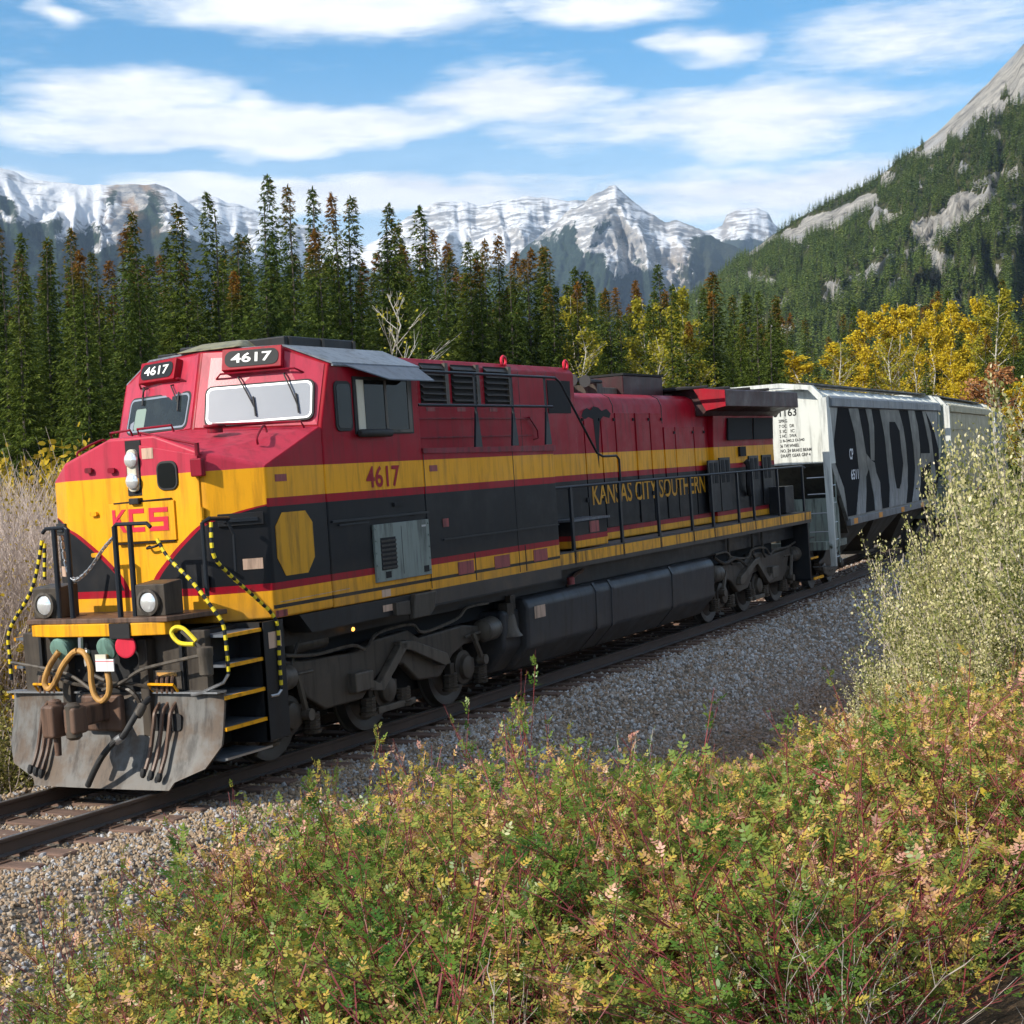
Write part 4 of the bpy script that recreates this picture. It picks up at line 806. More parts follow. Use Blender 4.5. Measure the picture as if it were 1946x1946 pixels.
    if graffiti:
        GB = sd('graffiti_background', 'graf_black', BACK, .002, .006, H)
        text('wagon_mark', 'CP', (-5.36, -1.568, 2.95), (1, 0, 0), (0, 0, 1), .40, .27, M['graf_white'], H, .002, .02)
        text('wagon_number', '651163', (-5.32, -1.568, 2.46), (1, 0, 0), (0, 0, 1), 1.3, .25, M['graf_white'], H, .002, .02)
        for nm, polys in GRAF.items():
            for i, q in enumerate(polys): sd('graffiti_letter', 'graf_grey', q, .006, .016 + .002 * i, GB)
        sd('letter_inside', 'graf_black', INNER, .01, .0195, GB)
        lines = [('651163', 4.06, .09, .66, .18), ('SPRG', 3.92, 0, .2, .075), ('7 OC   DR', 3.80, 0, .36, .075), ('5 IC   IC', 3.68, 0, .36, .075), ('2 HC   SWA', 3.57, 0, .40, .075), ('2 B-340,2 D-340', 3.455, 0, .58, .075), ('36 TW WHEEL', 3.34, 0, .45, .075), ('NO. 24 BRAKE BEAM', 3.225, 0, .73, .075), ('DRAFT GEAR GRP 4', 3.11, 0, .70, .075)]
        for s_, z, dy, w_, h_ in lines:
            text('stencil', s_, (-7.362, -.42 - dy + (.32 if s_ == '651163' else 0), z), (0, -1, 0), (0, 0, 1), w_, h_, M['board'], H, .003, .015)
    return H
def hop_at(x, y, th): return RT @ Matrix.Translation((x, y, 0)) @ Matrix.Rotation(th, 4, 'Z')
hopper('pale grey hopper wagon covered in big black and grey graffiti, coupled behind the locomotive', hop_at(29.1, .515, .0537), 'hop_grey', True)
def pose(xa, xb):
    ya, yb = yc(xa), yc(xb); return (xa + xb) / 2, (ya + yb) / 2, math.atan2(yb - ya, xb - xa)
hopper('plain tan ribbed hopper wagon, second behind the locomotive', hop_at(*pose(39.9, 51.9)), 'hop_tan', False)
hopper('grey hopper wagon, third and last visible behind the locomotive', hop_at(*pose(56.8, 68.8)), 'hop_chord', False, False)
# ---------------------------------------------------------------- ground, ballast, track
random.seed(4)
BD = [0, 1.75, 2.1, 3.4, 4.2, 5.2, 7.0, 9.0, 10.5, 12.3, 16, 30, 60]
BL_ = [-.235, -.235, -.27, -.82, -.92, -.62, .0, .5, .85, 1.4, 2.0, 2.6, 1.0]      # bank near the camera
BR_ = [-.235, -.235, -.27, -.85, -1.0, -.98, -.75, -.25, .25, 1.0, 2.0, 2.6, 1.0]     # lower bank by the bare gravel
def bankz(d, x):
    """height over rail level of the ground at lateral offset d (track frame, near side negative)"""
    if d < 0:
        q = min(max((x + 4.5) / 3., 0), 1); return float(np.interp(-d, BD, BL_)) * (1 - q) + float(np.interp(-d, BD, BR_)) * q
    return float(np.interp(d, [0, 1.75, 2.1, 3.6, 5, 9, 20, 60, 400], [-.235, -.235, -.27, -.85, -1.0, -1.1, -1.3, -1.6, -2.5]))
def lat(x, y):
    xx = max(min(x, 90.), -60.); return (y - yc(xx)) * math.cos(heading(xx))
def gz(x, y, rough=True):
    d = lat(x, y); z = bankz(d, x)
    tilt = -d * math.sin(CANT) * max(0., 1 - max(0, abs(d) - 13) / 25.)
    if rough:
        a = min(max((abs(d) - 3.8) / 4., 0), 1)
        z += a * (.22 * noise.noise(V((x * .45, y * .45, 3))) + .5 * noise.noise(V((x * .05, y * .05, 8))) * min(abs(d) / 30., 1))
    return z + tilt
def axis(lo, hi, c0, c1, fine, g):
    a = list(np.arange(c0, c1, fine)); s = fine; q = c1
    while q < hi: a.append(q); s *= g; q += s
    a.append(hi); s = fine; q = c0; b = []
    while q > lo: s *= g; q -= s; b.append(max(q, lo))
    return sorted(set(b + a))
xs = axis(-7000, 11500, -14, 45, .3, 1.16); ys = axis(-7000, 11500, -14, 12, .25, 1.16)
vs = [(x, y, gz(x, y)) for x in xs for y in ys]; ny = len(ys)
fs = [(i * ny + j, (i + 1) * ny + j, (i + 1) * ny + j + 1, i * ny + j + 1) for i in range(len(xs) - 1) for j in range(ny - 1)]
me = bpy.data.meshes.new('ground'); me.from_pydata(vs, [], fs); me.polygons.foreach_set('use_smooth', [True] * len(fs))
def gmat(t):
    c = t.coord('Object'); x, y, z = t.xyz(c)
    n1 = t.noise(c, .9, 6, .6); n2 = t.noise(c, 14, 5, .65); n3 = t.noise(c, .18, 4)
    # distance from the curved centre line
    yc_ = t.math('DIVIDE', t.math('MULTIPLY', t.math('SUBTRACT', x, 2.8), t.math('SUBTRACT', x, 17.2)), 2 * RCURVE)
    d = t.math('SUBTRACT', y, yc_)
    gravel = t.mix(t.smooth(n2, .35, .7), (.12, .098, .076), (.28, .235, .185))
    soil = t.mix(t.smooth(n2, .35, .7), (.05, .032, .02), (.14, .085, .048))
    grass = t.mix(t.smooth(n1, .35, .65), (.17, .13, .06), (.09, .10, .03))
    grass = t.mix(t.smooth(n3, .5, .7), grass, (.2, .14, .08))
    e = t.math('ADD', t.math('ABSOLUTE', d), t.math('MULTIPLY', t.math('SUBTRACT', n1, .5), 1.6))
    far = t.mix(t.smooth(t.math('ABSOLUTE', d), 6, 40), soil, grass)
    near = t.smooth(e, 3.7, 4.6)
    return dict(base=t.mix(near, gravel, t.mix(t.smooth(e, 5., 8.), soil, far)), rough=.95, spec=.2, normal=t.bump(n2, .7, .06))
GR = link(bpy.data.objects.new('ground', me)); me.materials.append(mat('ground_soil', gmat)); tag(GR, kind='structure')
# scatter helper: many small copies as one object
SRC = {}
def source(name, objs):
    c = bpy.data.collections.new(name)
    for o in objs: c.objects.link(o)
    SRC[name] = c; return c
def scatter(name, coll, P, Rt, S, I, label=None, cat=None, kind='stuff'):
    me = bpy.data.meshes.new(name); me.from_pydata([tuple(p) for p in P], [], [])
    def at_(n, ty, key, vals):
        a = me.attributes.new(n, ty, 'POINT'); a.data.foreach_set(key, np.asarray(vals, dtype=np.int32 if ty == 'INT' else np.float32).ravel())
    at_('rot', 'FLOAT_VECTOR', 'vector', Rt); at_('scl', 'FLOAT_VECTOR', 'vector', S); at_('pick', 'INT', 'value', I)
    ng = bpy.data.node_groups.new(name, 'GeometryNodeTree')
    ng.interface.new_socket('Geometry', in_out='INPUT', socket_type='NodeSocketGeometry'); ng.interface.new_socket('Geometry', in_out='OUTPUT', socket_type='NodeSocketGeometry')
    t = NT(ng); gi = t.new('NodeGroupInput'); go = t.new('NodeGroupOutput'); ip = t.new('GeometryNodeInstanceOnPoints')
    ci = t.new('GeometryNodeCollectionInfo'); ci.inputs['Collection'].default_value = coll; ci.inputs['Separate Children'].default_value = True; ci.inputs['Reset Children'].default_value = True
    def na(n, ty):
        q = t.new('GeometryNodeInputNamedAttribute', data_type=ty); q.inputs['Name'].default_value = n; return q.outputs['Attribute']
    e = t.new('FunctionNodeEulerToRotation'); t.link(na('rot', 'FLOAT_VECTOR'), e.inputs[0])
    t.link(gi.outputs[0], ip.inputs['Points']); t.link(ci.outputs[0], ip.inputs['Instance']); ip.inputs['Pick Instance'].default_value = True
    t.link(na('pick', 'INT'), ip.inputs['Instance Index']); t.link(e.outputs[0], ip.inputs['Rotation']); t.link(na('scl', 'FLOAT_VECTOR'), ip.inputs['Scale'])
    t.link(ip.outputs[0], go.inputs[0])
    o = link(bpy.data.objects.new(name, me)); md = o.modifiers.new('scatter', 'NODES'); md.node_group = ng
    return tag(o, label, cat, kind=kind)
# ballast stones
def stone_mat(t):
    rnd = t.new('ShaderNodeObjectInfo').outputs['Random']; pos = t.new('ShaderNodeNewGeometry').outputs['Position']
    col = t.ramp(rnd, [(0, (.17, .125, .09)), (.15, (.36, .25, .15)), (.38, (.46, .335, .21)), (.52, (.28, .185, .115)), (.66, (.42, .34, .25)), (.8, (.27, .27, .275)), (.92, (.52, .52, .53)), (1, (.34, .25, .17))])
    x = t.xyz(pos)[0]
    dark = t.ramp(rnd, [(0, (.26, .19, .13)), (.35, (.46, .34, .24)), (.55, (.42, .37, .32)), (.78, (.56, .545, .53)), (.92, (.74, .73, .72)), (1, (.36, .24, .15))])  # paler stones painted towards the rear, brightening ballast in the train's shade
    f = t.smooth(t.math('ADD', x, t.math('MULTIPLY', t.noise(pos, .8, 3), 4.)), 1.5, 7.)
    n = t.noise(t.coord(), 3., 4, .6); yy = t.xyz(pos)[1]; brown = t.math('MULTIPLY', t.smooth(t.math('ADD', yy, t.math('MULTIPLY', t.noise(pos, 1.1, 3), 1.6)), -1.9, -3.5), t.smooth(x, 0, 3))
    return dict(base=t.mix(t.lin(n, .3, .8, 0, .35), t.mix(t.math('MULTIPLY', brown, .7), t.mix(f, col, dark), (.26, .145, .08)), (.15, .125, .10)), rough=.9, spec=.25)
M['stone'] = mat('ballast_stone', stone_mat)
stones = []
for k in range(7):
    bm = bmesh.new(); bmesh.ops.create_icosphere(bm, subdivisions=1, radius=1.)
    rs = V((random.random() * 50, random.random() * 50, random.random() * 50)); sc = V((1, random.uniform(.6, .9), random.uniform(.5, .8)))
    for v in bm.verts: v.co = V((v.co.x * sc.x, v.co.y * sc.y, v.co.z * sc.z)) * (1 + .55 * noise.noise(v.co * 1.1 + rs))
    m_ = bpy.data.meshes.new('stone'); bm.to_mesh(m_); bm.free(); m_.materials.append(M['stone']); stones.append(bpy.data.objects.new('stone%d' % k, m_))
source('stones', stones)
P, Rt, S, I = [], [], [], []
def add_stones(x0, x1, d0, d1, dens, smin, smax):
    for _ in range(int((x1 - x0) * (d1 - d0) * dens)):
        x = random.uniform(x0, x1); d = random.uniform(d0, d1)
        dr = abs(abs(d) - .753)
        if dr < .09: continue
        th = heading(x); wx, wy = x - math.sin(th) * d, yc(x) + math.cos(th) * d
        r = random.uniform(smin, smax) * (1 if random.random() > .04 else 1.6)
        P.append((wx, wy, gz(wx, wy, False) + random.uniform(-.25, .55) * r)); Rt.append((random.uniform(0, 6.28), random.uniform(0, 6.28), random.uniform(0, 6.28))); S.append((r, r, r)); I.append(random.randrange(7))
add_stones(-9, 6, -4.9, -.8, 760, .016, .031); add_stones(1.5, 6, -6.4, -4.9, 380, .019, .034)
add_stones(6, 16, -6.6, -.8, 420, .021, .038)
add_stones(16, 34, -5.2, -.8, 190, .026, .045)
add_stones(-8, 3, -.7, .7, 620, .017, .03)
add_stones(3, 34, -.7, .7, 60, .024, .04)
add_stones(-8, 6, .8, 3.2, 260, .021, .036)
scatter('ballast', SRC['stones'], P, Rt, S, I, 'crushed stone ballast along and between the rails', 'ballast')
# track: rails and sleepers
def rail_mat(t):
    n = t.noise(t.coord(), 5, 5, .6); top = t.math('GREATER_THAN', t.xyz(t.new('ShaderNodeNewGeometry').outputs['Normal'])[2], .8)
    return dict(base=t.mix(top, t.mix(n, (.045, .03, .022), (.10, .06, .04)), (.36, .38, .41)), metal=t.math('MULTIPLY', top, .9), rough=t.lin(top, 0, 1, .75, .28))
M['rail'] = mat('rail_steel', rail_mat)
def timber(t):
    c = t.coord(); n = t.noise(t.vmul(c, (14, 1.2, 14)), 1.6, 6, .65); r = t.new('ShaderNodeObjectInfo').outputs['Random']
    b = t.mix(t.smooth(n, .3, .7), (.075, .045, .032), (.20, .12, .085)); return dict(base=t.mix(t.math('MULTIPLY', r, .5), b, (.16, .10, .075)), rough=.9, normal=t.bump(n, .5, .02))
M['timber'] = mat('sleeper_timber', timber)
TR = empty('railway_track', kind='structure')
prof = [(-.068, -.172), (.068, -.172), (.068, -.160), (.012, -.145), (.010, -.045), (.034, -.035), (.036, -.008), (.028, 0), (-.028, 0), (-.036, -.008), (-.034, -.035), (-.010, -.045), (-.012, -.145), (-.068, -.160)]
for s in (-1, 1):
    b = MB(); X_ = list(np.arange(-30, 90.1, 1.)); n = len(prof)
    for x in X_:
        for (a, z) in prof: b.v.append(tuple(trk(x, s * .753 + a, z)))
    for i in range(len(X_) - 1):
        for k in range(n): b.f.append((i * n + k, i * n + (k + 1) % n, (i + 1) * n + (k + 1) % n, (i + 1) * n + k))
    b.f += [tuple(range(n - 1, -1, -1)), tuple(range((len(X_) - 1) * n, len(X_) * n))]
    b.build('rail', M['rail'], TR)
sb = MB(); sb.box(-.115, .115, -1.3, 1.3, -.36, -.188); tie = sb.mesh('sleeper')
bm = bmesh.new(); bm.from_mesh(tie); bmesh.ops.bevel(bm, geom=bm.edges[:], offset=.012, segments=1, affect='EDGES'); bm.to_mesh(tie); bm.free(); tie.materials.append(M['timber'])
pb = MB(); pb.box(-.09, .09, -.18, .18, -.186, -.172)
for q in (-.1, .1):
    for u in (-.05, .05): pb.box(u - .012, u + .012, q - .015, q + .015, -.172, -.148)
plate = pb.mesh('tie_plate'); plate.materials.append(M['rust'])
for i in range(118):
    x = -12 + i * .505 + random.uniform(-.03, .03); th = heading(x) + random.uniform(-.02, .02); off = random.uniform(-.06, .06)
    o = link(bpy.data.objects.new('sleeper', tie), TR); o.matrix_world = RT @ Matrix.Translation((x, yc(x) + off * 1, random.uniform(-.006, .006))) @ Matrix.Rotation(th, 4, 'Z')
    if x < 3.5:
        for s in (-1, 1):
            q = link(bpy.data.objects.new('tie_plate', plate), o); q.location = (0, s * .753 - off, 0)
# ---------------------------------------------------------------- mountains and the wooded hillside
def fbm(x, y, z, o=5, lac=2.1, g=.5):
    a, s, f = 1., 0., 1.
    for _ in range(o): s += a * noise.noise(V((x * f, y * f, z * f))); a *= g; f *= lac
    return s
def ridged(x, y, z, o=5):
    a, s, f = 1., 0., 1.
    for _ in range(o): s += a * (1 - abs(noise.noise(V((x * f, y * f, z * f)))) * 2); a *= .5; f *= 2.1
    return s / 1.9
def massif(name, prof, dc, db, cols, rows, relief, jag, cover, mt, seed, back=4, power=1.0, ledge=0.):
    """one mountain as a solid slope: crest line at distance dc, foot at db, and a back slope behind the crest.
    cover(x, y, t, r) gives per-point (snow, forest, tint) from the survey direction"""
    px_ = np.linspace(prof[0][0], prof[-1][0], cols); py_ = np.interp(px_, [p[0] for p in prof], [p[1] for p in prof])
    vs = []; att = []; z0 = -4.
    for i, (x, y) in enumerate(zip(px_, py_)):
        cr = at(x, y, dc); zc = cr.z + jag * fbm(x * .035, seed, 1.3, 5) * dc / FPX
        dirh = V((cr.x - WC.x, cr.y - WC.y, 0)).normalized()
        for j in range(rows + back):
            t_ = j / (rows - 1)
            if t_ <= 1:
                el_ = t_ ** power; wx = .9 * fbm(x * .012, t_ * 2.2, seed + 2, 3); q = ridged(x * .0075 + seed + .35 * wx + .5 * t_, t_ * 1.5 + .3 * wx, seed * 3.1, 4) - .55; q2 = fbm(x * .035 + wx, t_ * 7 + wx, seed, 5)
                env = min(1., (1 - t_) * 1.6) * min(1., t_ * 4)
                dd = db + (dc - db) * t_ - relief * env * (q + .16 * q2)
                z = z0 + (zc - z0) * el_ + (zc - z0) * env * .045 * q2
                if ledge: z += ledge * (zc - z0) * math.sin(t_ * 34 + 2.5 * fbm(x * .01, t_ * 2, seed + 4, 3)) * env * .2
            else:
                k = (j - rows + 1); dd = dc + k * (dc - db) * .25; z = z0 + (zc - z0) * max(0., 1 - k * .28)
            p = V((WC.x, WC.y, 0)) + dirh * dd; vs.append((p.x, p.y, z))
            # apparent image height of this point, for the survey of what covers it
            yy = 973 - FPX * ((V((p.x, p.y, z)) - WC).dot(wU) / (V((p.x, p.y, z)) - WC).dot(wF))
            att.append(cover(x, yy, min(t_, 1.), fbm(x * .02, yy * .025, seed + 7, 5)))
    n = rows + back
    fs = [(i * n + j, (i + 1) * n + j, (i + 1) * n + j + 1, i * n + j + 1) for i in range(cols - 1) for j in range(n - 1)]
    me = bpy.data.meshes.new(name); me.from_pydata(vs, [], fs); me.polygons.foreach_set('use_smooth', [True] * len(fs))
    a = me.attributes.new('cover', 'FLOAT_VECTOR', 'POINT'); a.data.foreach_set('vector', np.asarray(att, dtype=np.float32).ravel())
    me.materials.append(mt); o = link(bpy.data.objects.new(name, me)); return tag(o, kind='structure')
def alp(t, rock1=(.24, .245, .26), rock2=(.46, .43, .39), sc=.004):
    a = t.new('ShaderNodeAttribute'); a.attribute_name = 'cover'; sn, fo, ti = t.xyz(a.outputs['Vector'])
    c = t.coord(); g = t.new('ShaderNodeNewGeometry'); nz = t.xyz(g.outputs['Normal'])[2]
    n = t.noise(c, sc * 2.2, 8, .68); n2 = t.noise(t.vmul(c, (1, 1, 5)), sc * 2.0, 7, .65, .4); n3 = t.noise(c, sc * 14, 5, .7)
    rock = t.mix(t.smooth(n2, .38, .62), rock1, rock2); rock = t.mix(t.math('MULTIPLY', ti, .9), rock, (.33, .22, .14))
    s = t.math('ADD', sn, t.math('ADD', t.math('MULTIPLY', t.math('SUBTRACT', n2, .5), 2.6), t.math('MULTIPLY', t.math('SUBTRACT', nz, .55), .6)))
    col = t.mix(t.smooth(s, .42, .8), rock, (.74, .75, .77))
    f = t.math('ADD', fo, t.math('MULTIPLY', t.math('SUBTRACT', t.math('ADD', t.math('MULTIPLY', n, .5), t.math('MULTIPLY', n3, .5)), .5), 3.2))
    wood = t.mix(t.smooth(n3, .4, .62), (.012, .022, .018), (.04, .062, .035)); wood = t.mix(t.math('MULTIPLY', ti, .5), wood, (.15, .09, .04))
    col = t.mix(t.smooth(f, .42, .58), col, wood)
    return dict(base=col, rough=.95, spec=.1, normal=t.bump(t.math('ADD', n2, t.math('MULTIPLY', n3, .5)), .8, 25.))
M['alp'] = mat('mountain_rock_snow', alp)
def st(x, a, b): 
    q = min(max((x - a) / (b - a), 0), 1); return q * q * (3 - 2 * q)
def cov_left(x, y, t_, r):
    hump = math.exp(-((x - 255) / 55.) ** 4)
    tl = np.interp(x, [-200, 0, 60, 120, 180, 300, 340, 400, 520], [400, 395, 430, 445, 455, 440, 440, 470, 480])
    forest = max(st(y + 40 * r, tl - 20, tl + 24), hump * st(r + .9 * math.sin(x * .05 + y * .03), -.35, .25) * st(y, 345, 375))
    snow = (1 - forest) * (.74 - .7 * hump - .35 * st(x, 300, 380) * st(r, -.1, .3)) + .12 * r
    tint = hump * st(fbm(x * .03, y * .04, 5, 3), .05, .35) * .9
    return (snow, forest, tint)
def cov_snow(x, y, t_, r): return (.5 + .25 * r + .25 * st(y, 440, 490), st(y + 14 * r, 500, 520), 0)
def cov_peak(x, y, t_, r):
    left = np.interp(x, [980, 1080, 1165, 1300, 1420], [420, 445, 500, 505, 500])
    f = max(st(y + 60 * r, left - 25, left + 40), .95 * st(x, 1290, 1330) * st(y + 16 * r, 440, 462), st(fbm(x * .03, y * .045, 3, 4) * 1.2, .18, .42) * st(1210 - x, 0, 80) * st(y, 400, 440))
    return (.33 + .3 * r + .3 * st(x, 1165, 1215) * st(420 - y, 0, 60), f, .25 * st(x, 1230, 1300) * st(y, 430, 480))
def cov_castle(x, y, t_, r): return (.5 + .3 * r, st(y + 10 * r, 452, 464), .15)
massif('mountain', [(330, 395), (356, 384), (378, 374), (400, 376), (430, 384), (470, 394), (520, 412), (580, 430), (700, 470)], 9500, 6000, 120, 46, 900, 5, cov_snow, M['alp'], 3.)
massif('mountain', [(-260, 300), (-120, 322), (-50, 308), (0, 317), (25, 325), (45, 337), (90, 346), (150, 350), (200, 352), (240, 350), (285, 349), (310, 352), (335, 366), (352, 382), (380, 402), (420, 432), (470, 470), (560, 540)], 5600, 3000, 230, 70, 620, 3, cov_left, M['alp'], 1.)
massif('mountain', [(640, 520), (700, 465), (745, 432), (765, 418), (792, 402), (830, 386), (868, 384), (888, 382), (906, 390), (950, 382), (985, 374), (1002, 370), (1040, 380), (1090, 380), (1130, 384), (1180, 400), (1240, 440)], 9200, 6400, 220, 70, 1100, 5, cov_snow, M['alp'], 5., ledge=.35)
massif('mountain', [(1290, 440), (1340, 438), (1372, 430), (1382, 408), (1398, 398), (1440, 396), (1460, 404), (1470, 424), (1482, 434), (1520, 446), (1600, 470)], 10500, 7800, 110, 50, 700, 3, cov_castle, M['alp'], 9., ledge=.3)
massif('mountain', [(900, 560), (960, 505), (1010, 460), (1050, 428), (1085, 398), (1115, 380), (1140, 366), (1158, 352), (1168, 353), (1185, 368), (1210, 388), (1235, 404), (1262, 420), (1285, 418), (1305, 424), (1330, 436), (1360, 452), (1400, 470), (1480, 500), (1560, 560)], 7200, 4600, 240, 80, 1000, 5, cov_peak, M['alp'], 7.)
# --- near hillside on the right: pale limestone ribs among conifers
HP = [(1180, 640), (1290, 580), (1340, 545), (1385, 505), (1420, 482), (1470, 446), (1520, 414), (1560, 392), (1610, 366), (1650, 350), (1700, 312), (1742, 280), (1790, 243), (1840, 195), (1880, 154), (1946, 82), (2050, 0), (2300, -150), (2700, -300)]
RK = [(1745, 235, 1960, 120, 62), (1500, 452, 1652, 380, 24), (1745, 452, 1835, 385, 38), (1680, 500, 1765, 462, 13), (1615, 535, 1690, 495, 15), (1560, 580, 1610, 560, 9), (1850, 350, 1925, 330, 16), (1420, 482, 1470, 452, 10), (1660, 430, 1705, 410, 8), (1900, 440, 1960, 430, 14)]
def rockness(x, y):
    best = 0.
    for x0, y0, x1, y1, w_ in RK:
        dx, dy = x1 - x0, y1 - y0; u = min(max(((x - x0) * dx + (y - y0) * dy) / (dx * dx + dy * dy), 0), 1)
        d = math.hypot(x - x0 - u * dx, y - y0 - u * dy); best = max(best, 1.2 - d / (w_ * (.72 if x0 < 1745 or y0 > 300 else 1.)))
    return best
def cov_hill(x, y, t_, r): return (st(rockness(x, y) + .75 * r, .2, .4), t_, r)
def hillm(t):
    a = t.new('ShaderNodeAttribute'); a.attribute_name = 'cover'; rk, tt, rr = t.xyz(a.outputs['Vector']); c = t.coord()
    n = t.noise(t.vmul(c, (1, 1, .45)), .045, 9, .72, .8); n2 = t.noise(c, .012, 5, .6)
    rock = t.ramp(n, [(.34, (.12, .115, .11)), (.44, (.33, .315, .29)), (.54, (.50, .47, .42)), (.66, (.64, .60, .53))]); rock = t.mix(t.math('MULTIPLY', t.smooth(n2, .5, .66), .6), rock, (.42, .43, .45))
    fl = t.mix(t.smooth(n, .4, .6), (.045, .055, .022), (.13, .125, .05))
    f = t.smooth(t.math('ADD', rk, t.math('MULTIPLY', t.math('SUBTRACT', n, .5), .9)), .4, .56)
    return dict(base=t.mix(f, fl, rock), rough=.95, spec=.1, normal=t.bump(n, 1., 16.))
M['hill'] = mat('hillside_limestone', hillm)
HILL = massif('hillside', HP, 1750, 850, 300, 110, 120, 2.0, cov_hill, M['hill'], 11., back=4)

# --- clear mountain air between here and the peaks
hz = MB(); hz.box(-7100, 11600, -7100, 11600, -60, 1650)
def air():
    mt = bpy.data.materials.new('mountain_air'); mt.use_nodes = True; t = NT(mt.node_tree); t.n.remove(t.n['Principled BSDF'])
    v = t.new('ShaderNodeVolumePrincipled'); v.inputs['Color'].default_value = (.55, .75, 1., 1); v.inputs['Density'].default_value = 4.6e-5; v.inputs['Anisotropy'].default_value = .2
    t.link(v.outputs[0], t.n['Material Output'].inputs['Volume']); mt.cycles.homogeneous_volume = True; return mt
HZ = hz.build('haze', air()); tag(HZ, kind='stuff')
# ---------------------------------------------------------------- trees
rng = np.random.default_rng(7)
class LB:
    """leaf-sized faces: rhombi with a per-face random value and a height value"""
    def __init__(s): s.v = []; s.f = []; s.r = []; s.h = []
    def leaf(s, p, d, side, ln, wd, r, h, mid=.45):
        b = len(s.v); a = p + d * (ln * mid)
        s.v += [p, a + side * wd, p + d * ln, a - side * wd]; s.f.append((b, b + 1, b + 2, b + 3)); s.r += [r] * 4; s.h += [h] * 4
    def oval(s, p, d, side, ln, wd, r, h):
        b = len(s.v); a = p + d * (ln * .3); c = p + d * (ln * .7)
        s.v += [p, a + side * wd, c + side * (wd * .85), p + d * ln, c - side * (wd * .85), a - side * wd]; s.f.append((b, b + 1, b + 2, b + 3, b + 4, b + 5)); s.r += [r] * 6; s.h += [h] * 6
    def mesh(s, name, mt):
        me = bpy.data.meshes.new(name); me.from_pydata([tuple(q) for q in s.v], [], s.f)
        for k, d in (('rnd', s.r), ('hh', s.h)):
            a = me.attributes.new(k, 'FLOAT', 'POINT'); a.data.foreach_set('value', np.asarray(d, dtype=np.float32))
        me.materials.append(mt); return me
def leafmat(name, colf, trans=.3, gloss=0.):
    mt = bpy.data.materials.new(name); mt.use_nodes = True; t = NT(mt.node_tree); t.n.remove(t.n['Principled BSDF'])
    def at_(n): q = t.new('ShaderNodeAttribute'); q.attribute_name = n; return q.outputs['Fac']
    col = colf(t, at_('rnd'), at_('hh'), t.new('ShaderNodeObjectInfo').outputs['Random'])
    d = t.new('ShaderNodeBsdfDiffuse'); tr = t.new('ShaderNodeBsdfTranslucent'); t.put(col, d.inputs[0]); t.put(col, tr.inputs[0])
    m1 = t.new('ShaderNodeMixShader'); m1.inputs[0].default_value = trans; t.link(d.outputs[0], m1.inputs[1]); t.link(tr.outputs[0], m1.inputs[2])
    if gloss:
        g = t.new('ShaderNodeBsdfGlossy'); g.inputs['Roughness'].default_value = .38; g.inputs[0].default_value = (1, 1, 1, 1); m2 = t.new('ShaderNodeMixShader'); m2.inputs[0].default_value = gloss; t.link(m1.outputs[0], m2.inputs[1]); t.link(g.outputs[0], m2.inputs[2]); m1 = m2
    t.link(m1.outputs[0], t.n['Material Output'].inputs[0]); return mt
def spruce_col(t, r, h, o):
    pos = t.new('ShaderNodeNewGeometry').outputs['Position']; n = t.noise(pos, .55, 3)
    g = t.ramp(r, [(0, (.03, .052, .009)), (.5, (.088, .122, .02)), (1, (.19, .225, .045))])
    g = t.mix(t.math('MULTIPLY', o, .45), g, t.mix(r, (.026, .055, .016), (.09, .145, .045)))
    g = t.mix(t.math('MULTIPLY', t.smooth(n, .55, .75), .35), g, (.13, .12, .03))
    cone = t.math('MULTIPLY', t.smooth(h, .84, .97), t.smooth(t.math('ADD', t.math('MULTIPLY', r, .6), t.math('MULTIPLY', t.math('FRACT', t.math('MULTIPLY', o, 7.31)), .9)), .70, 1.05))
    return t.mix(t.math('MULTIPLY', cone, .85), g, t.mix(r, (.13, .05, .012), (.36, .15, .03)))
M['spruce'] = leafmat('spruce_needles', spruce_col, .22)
def bark(t):
    c = t.coord(); n = t.noise(t.vmul(c, (6, 6, 1.2)), 3, 5, .65); return dict(base=t.mix(n, (.035, .028, .022), (.15, .125, .10)), rough=.95)
M['bark'] = mat('grey_bark', bark)
M['palebark'] = mat('pale_aspen_bark', lambda t: dict(base=t.mix(t.smooth(t.noise(t.vmul(t.coord(), (3, 3, 1)), 2, 4), .45, .7), (.48, .45, .38), (.2, .17, .13)), rough=.85))
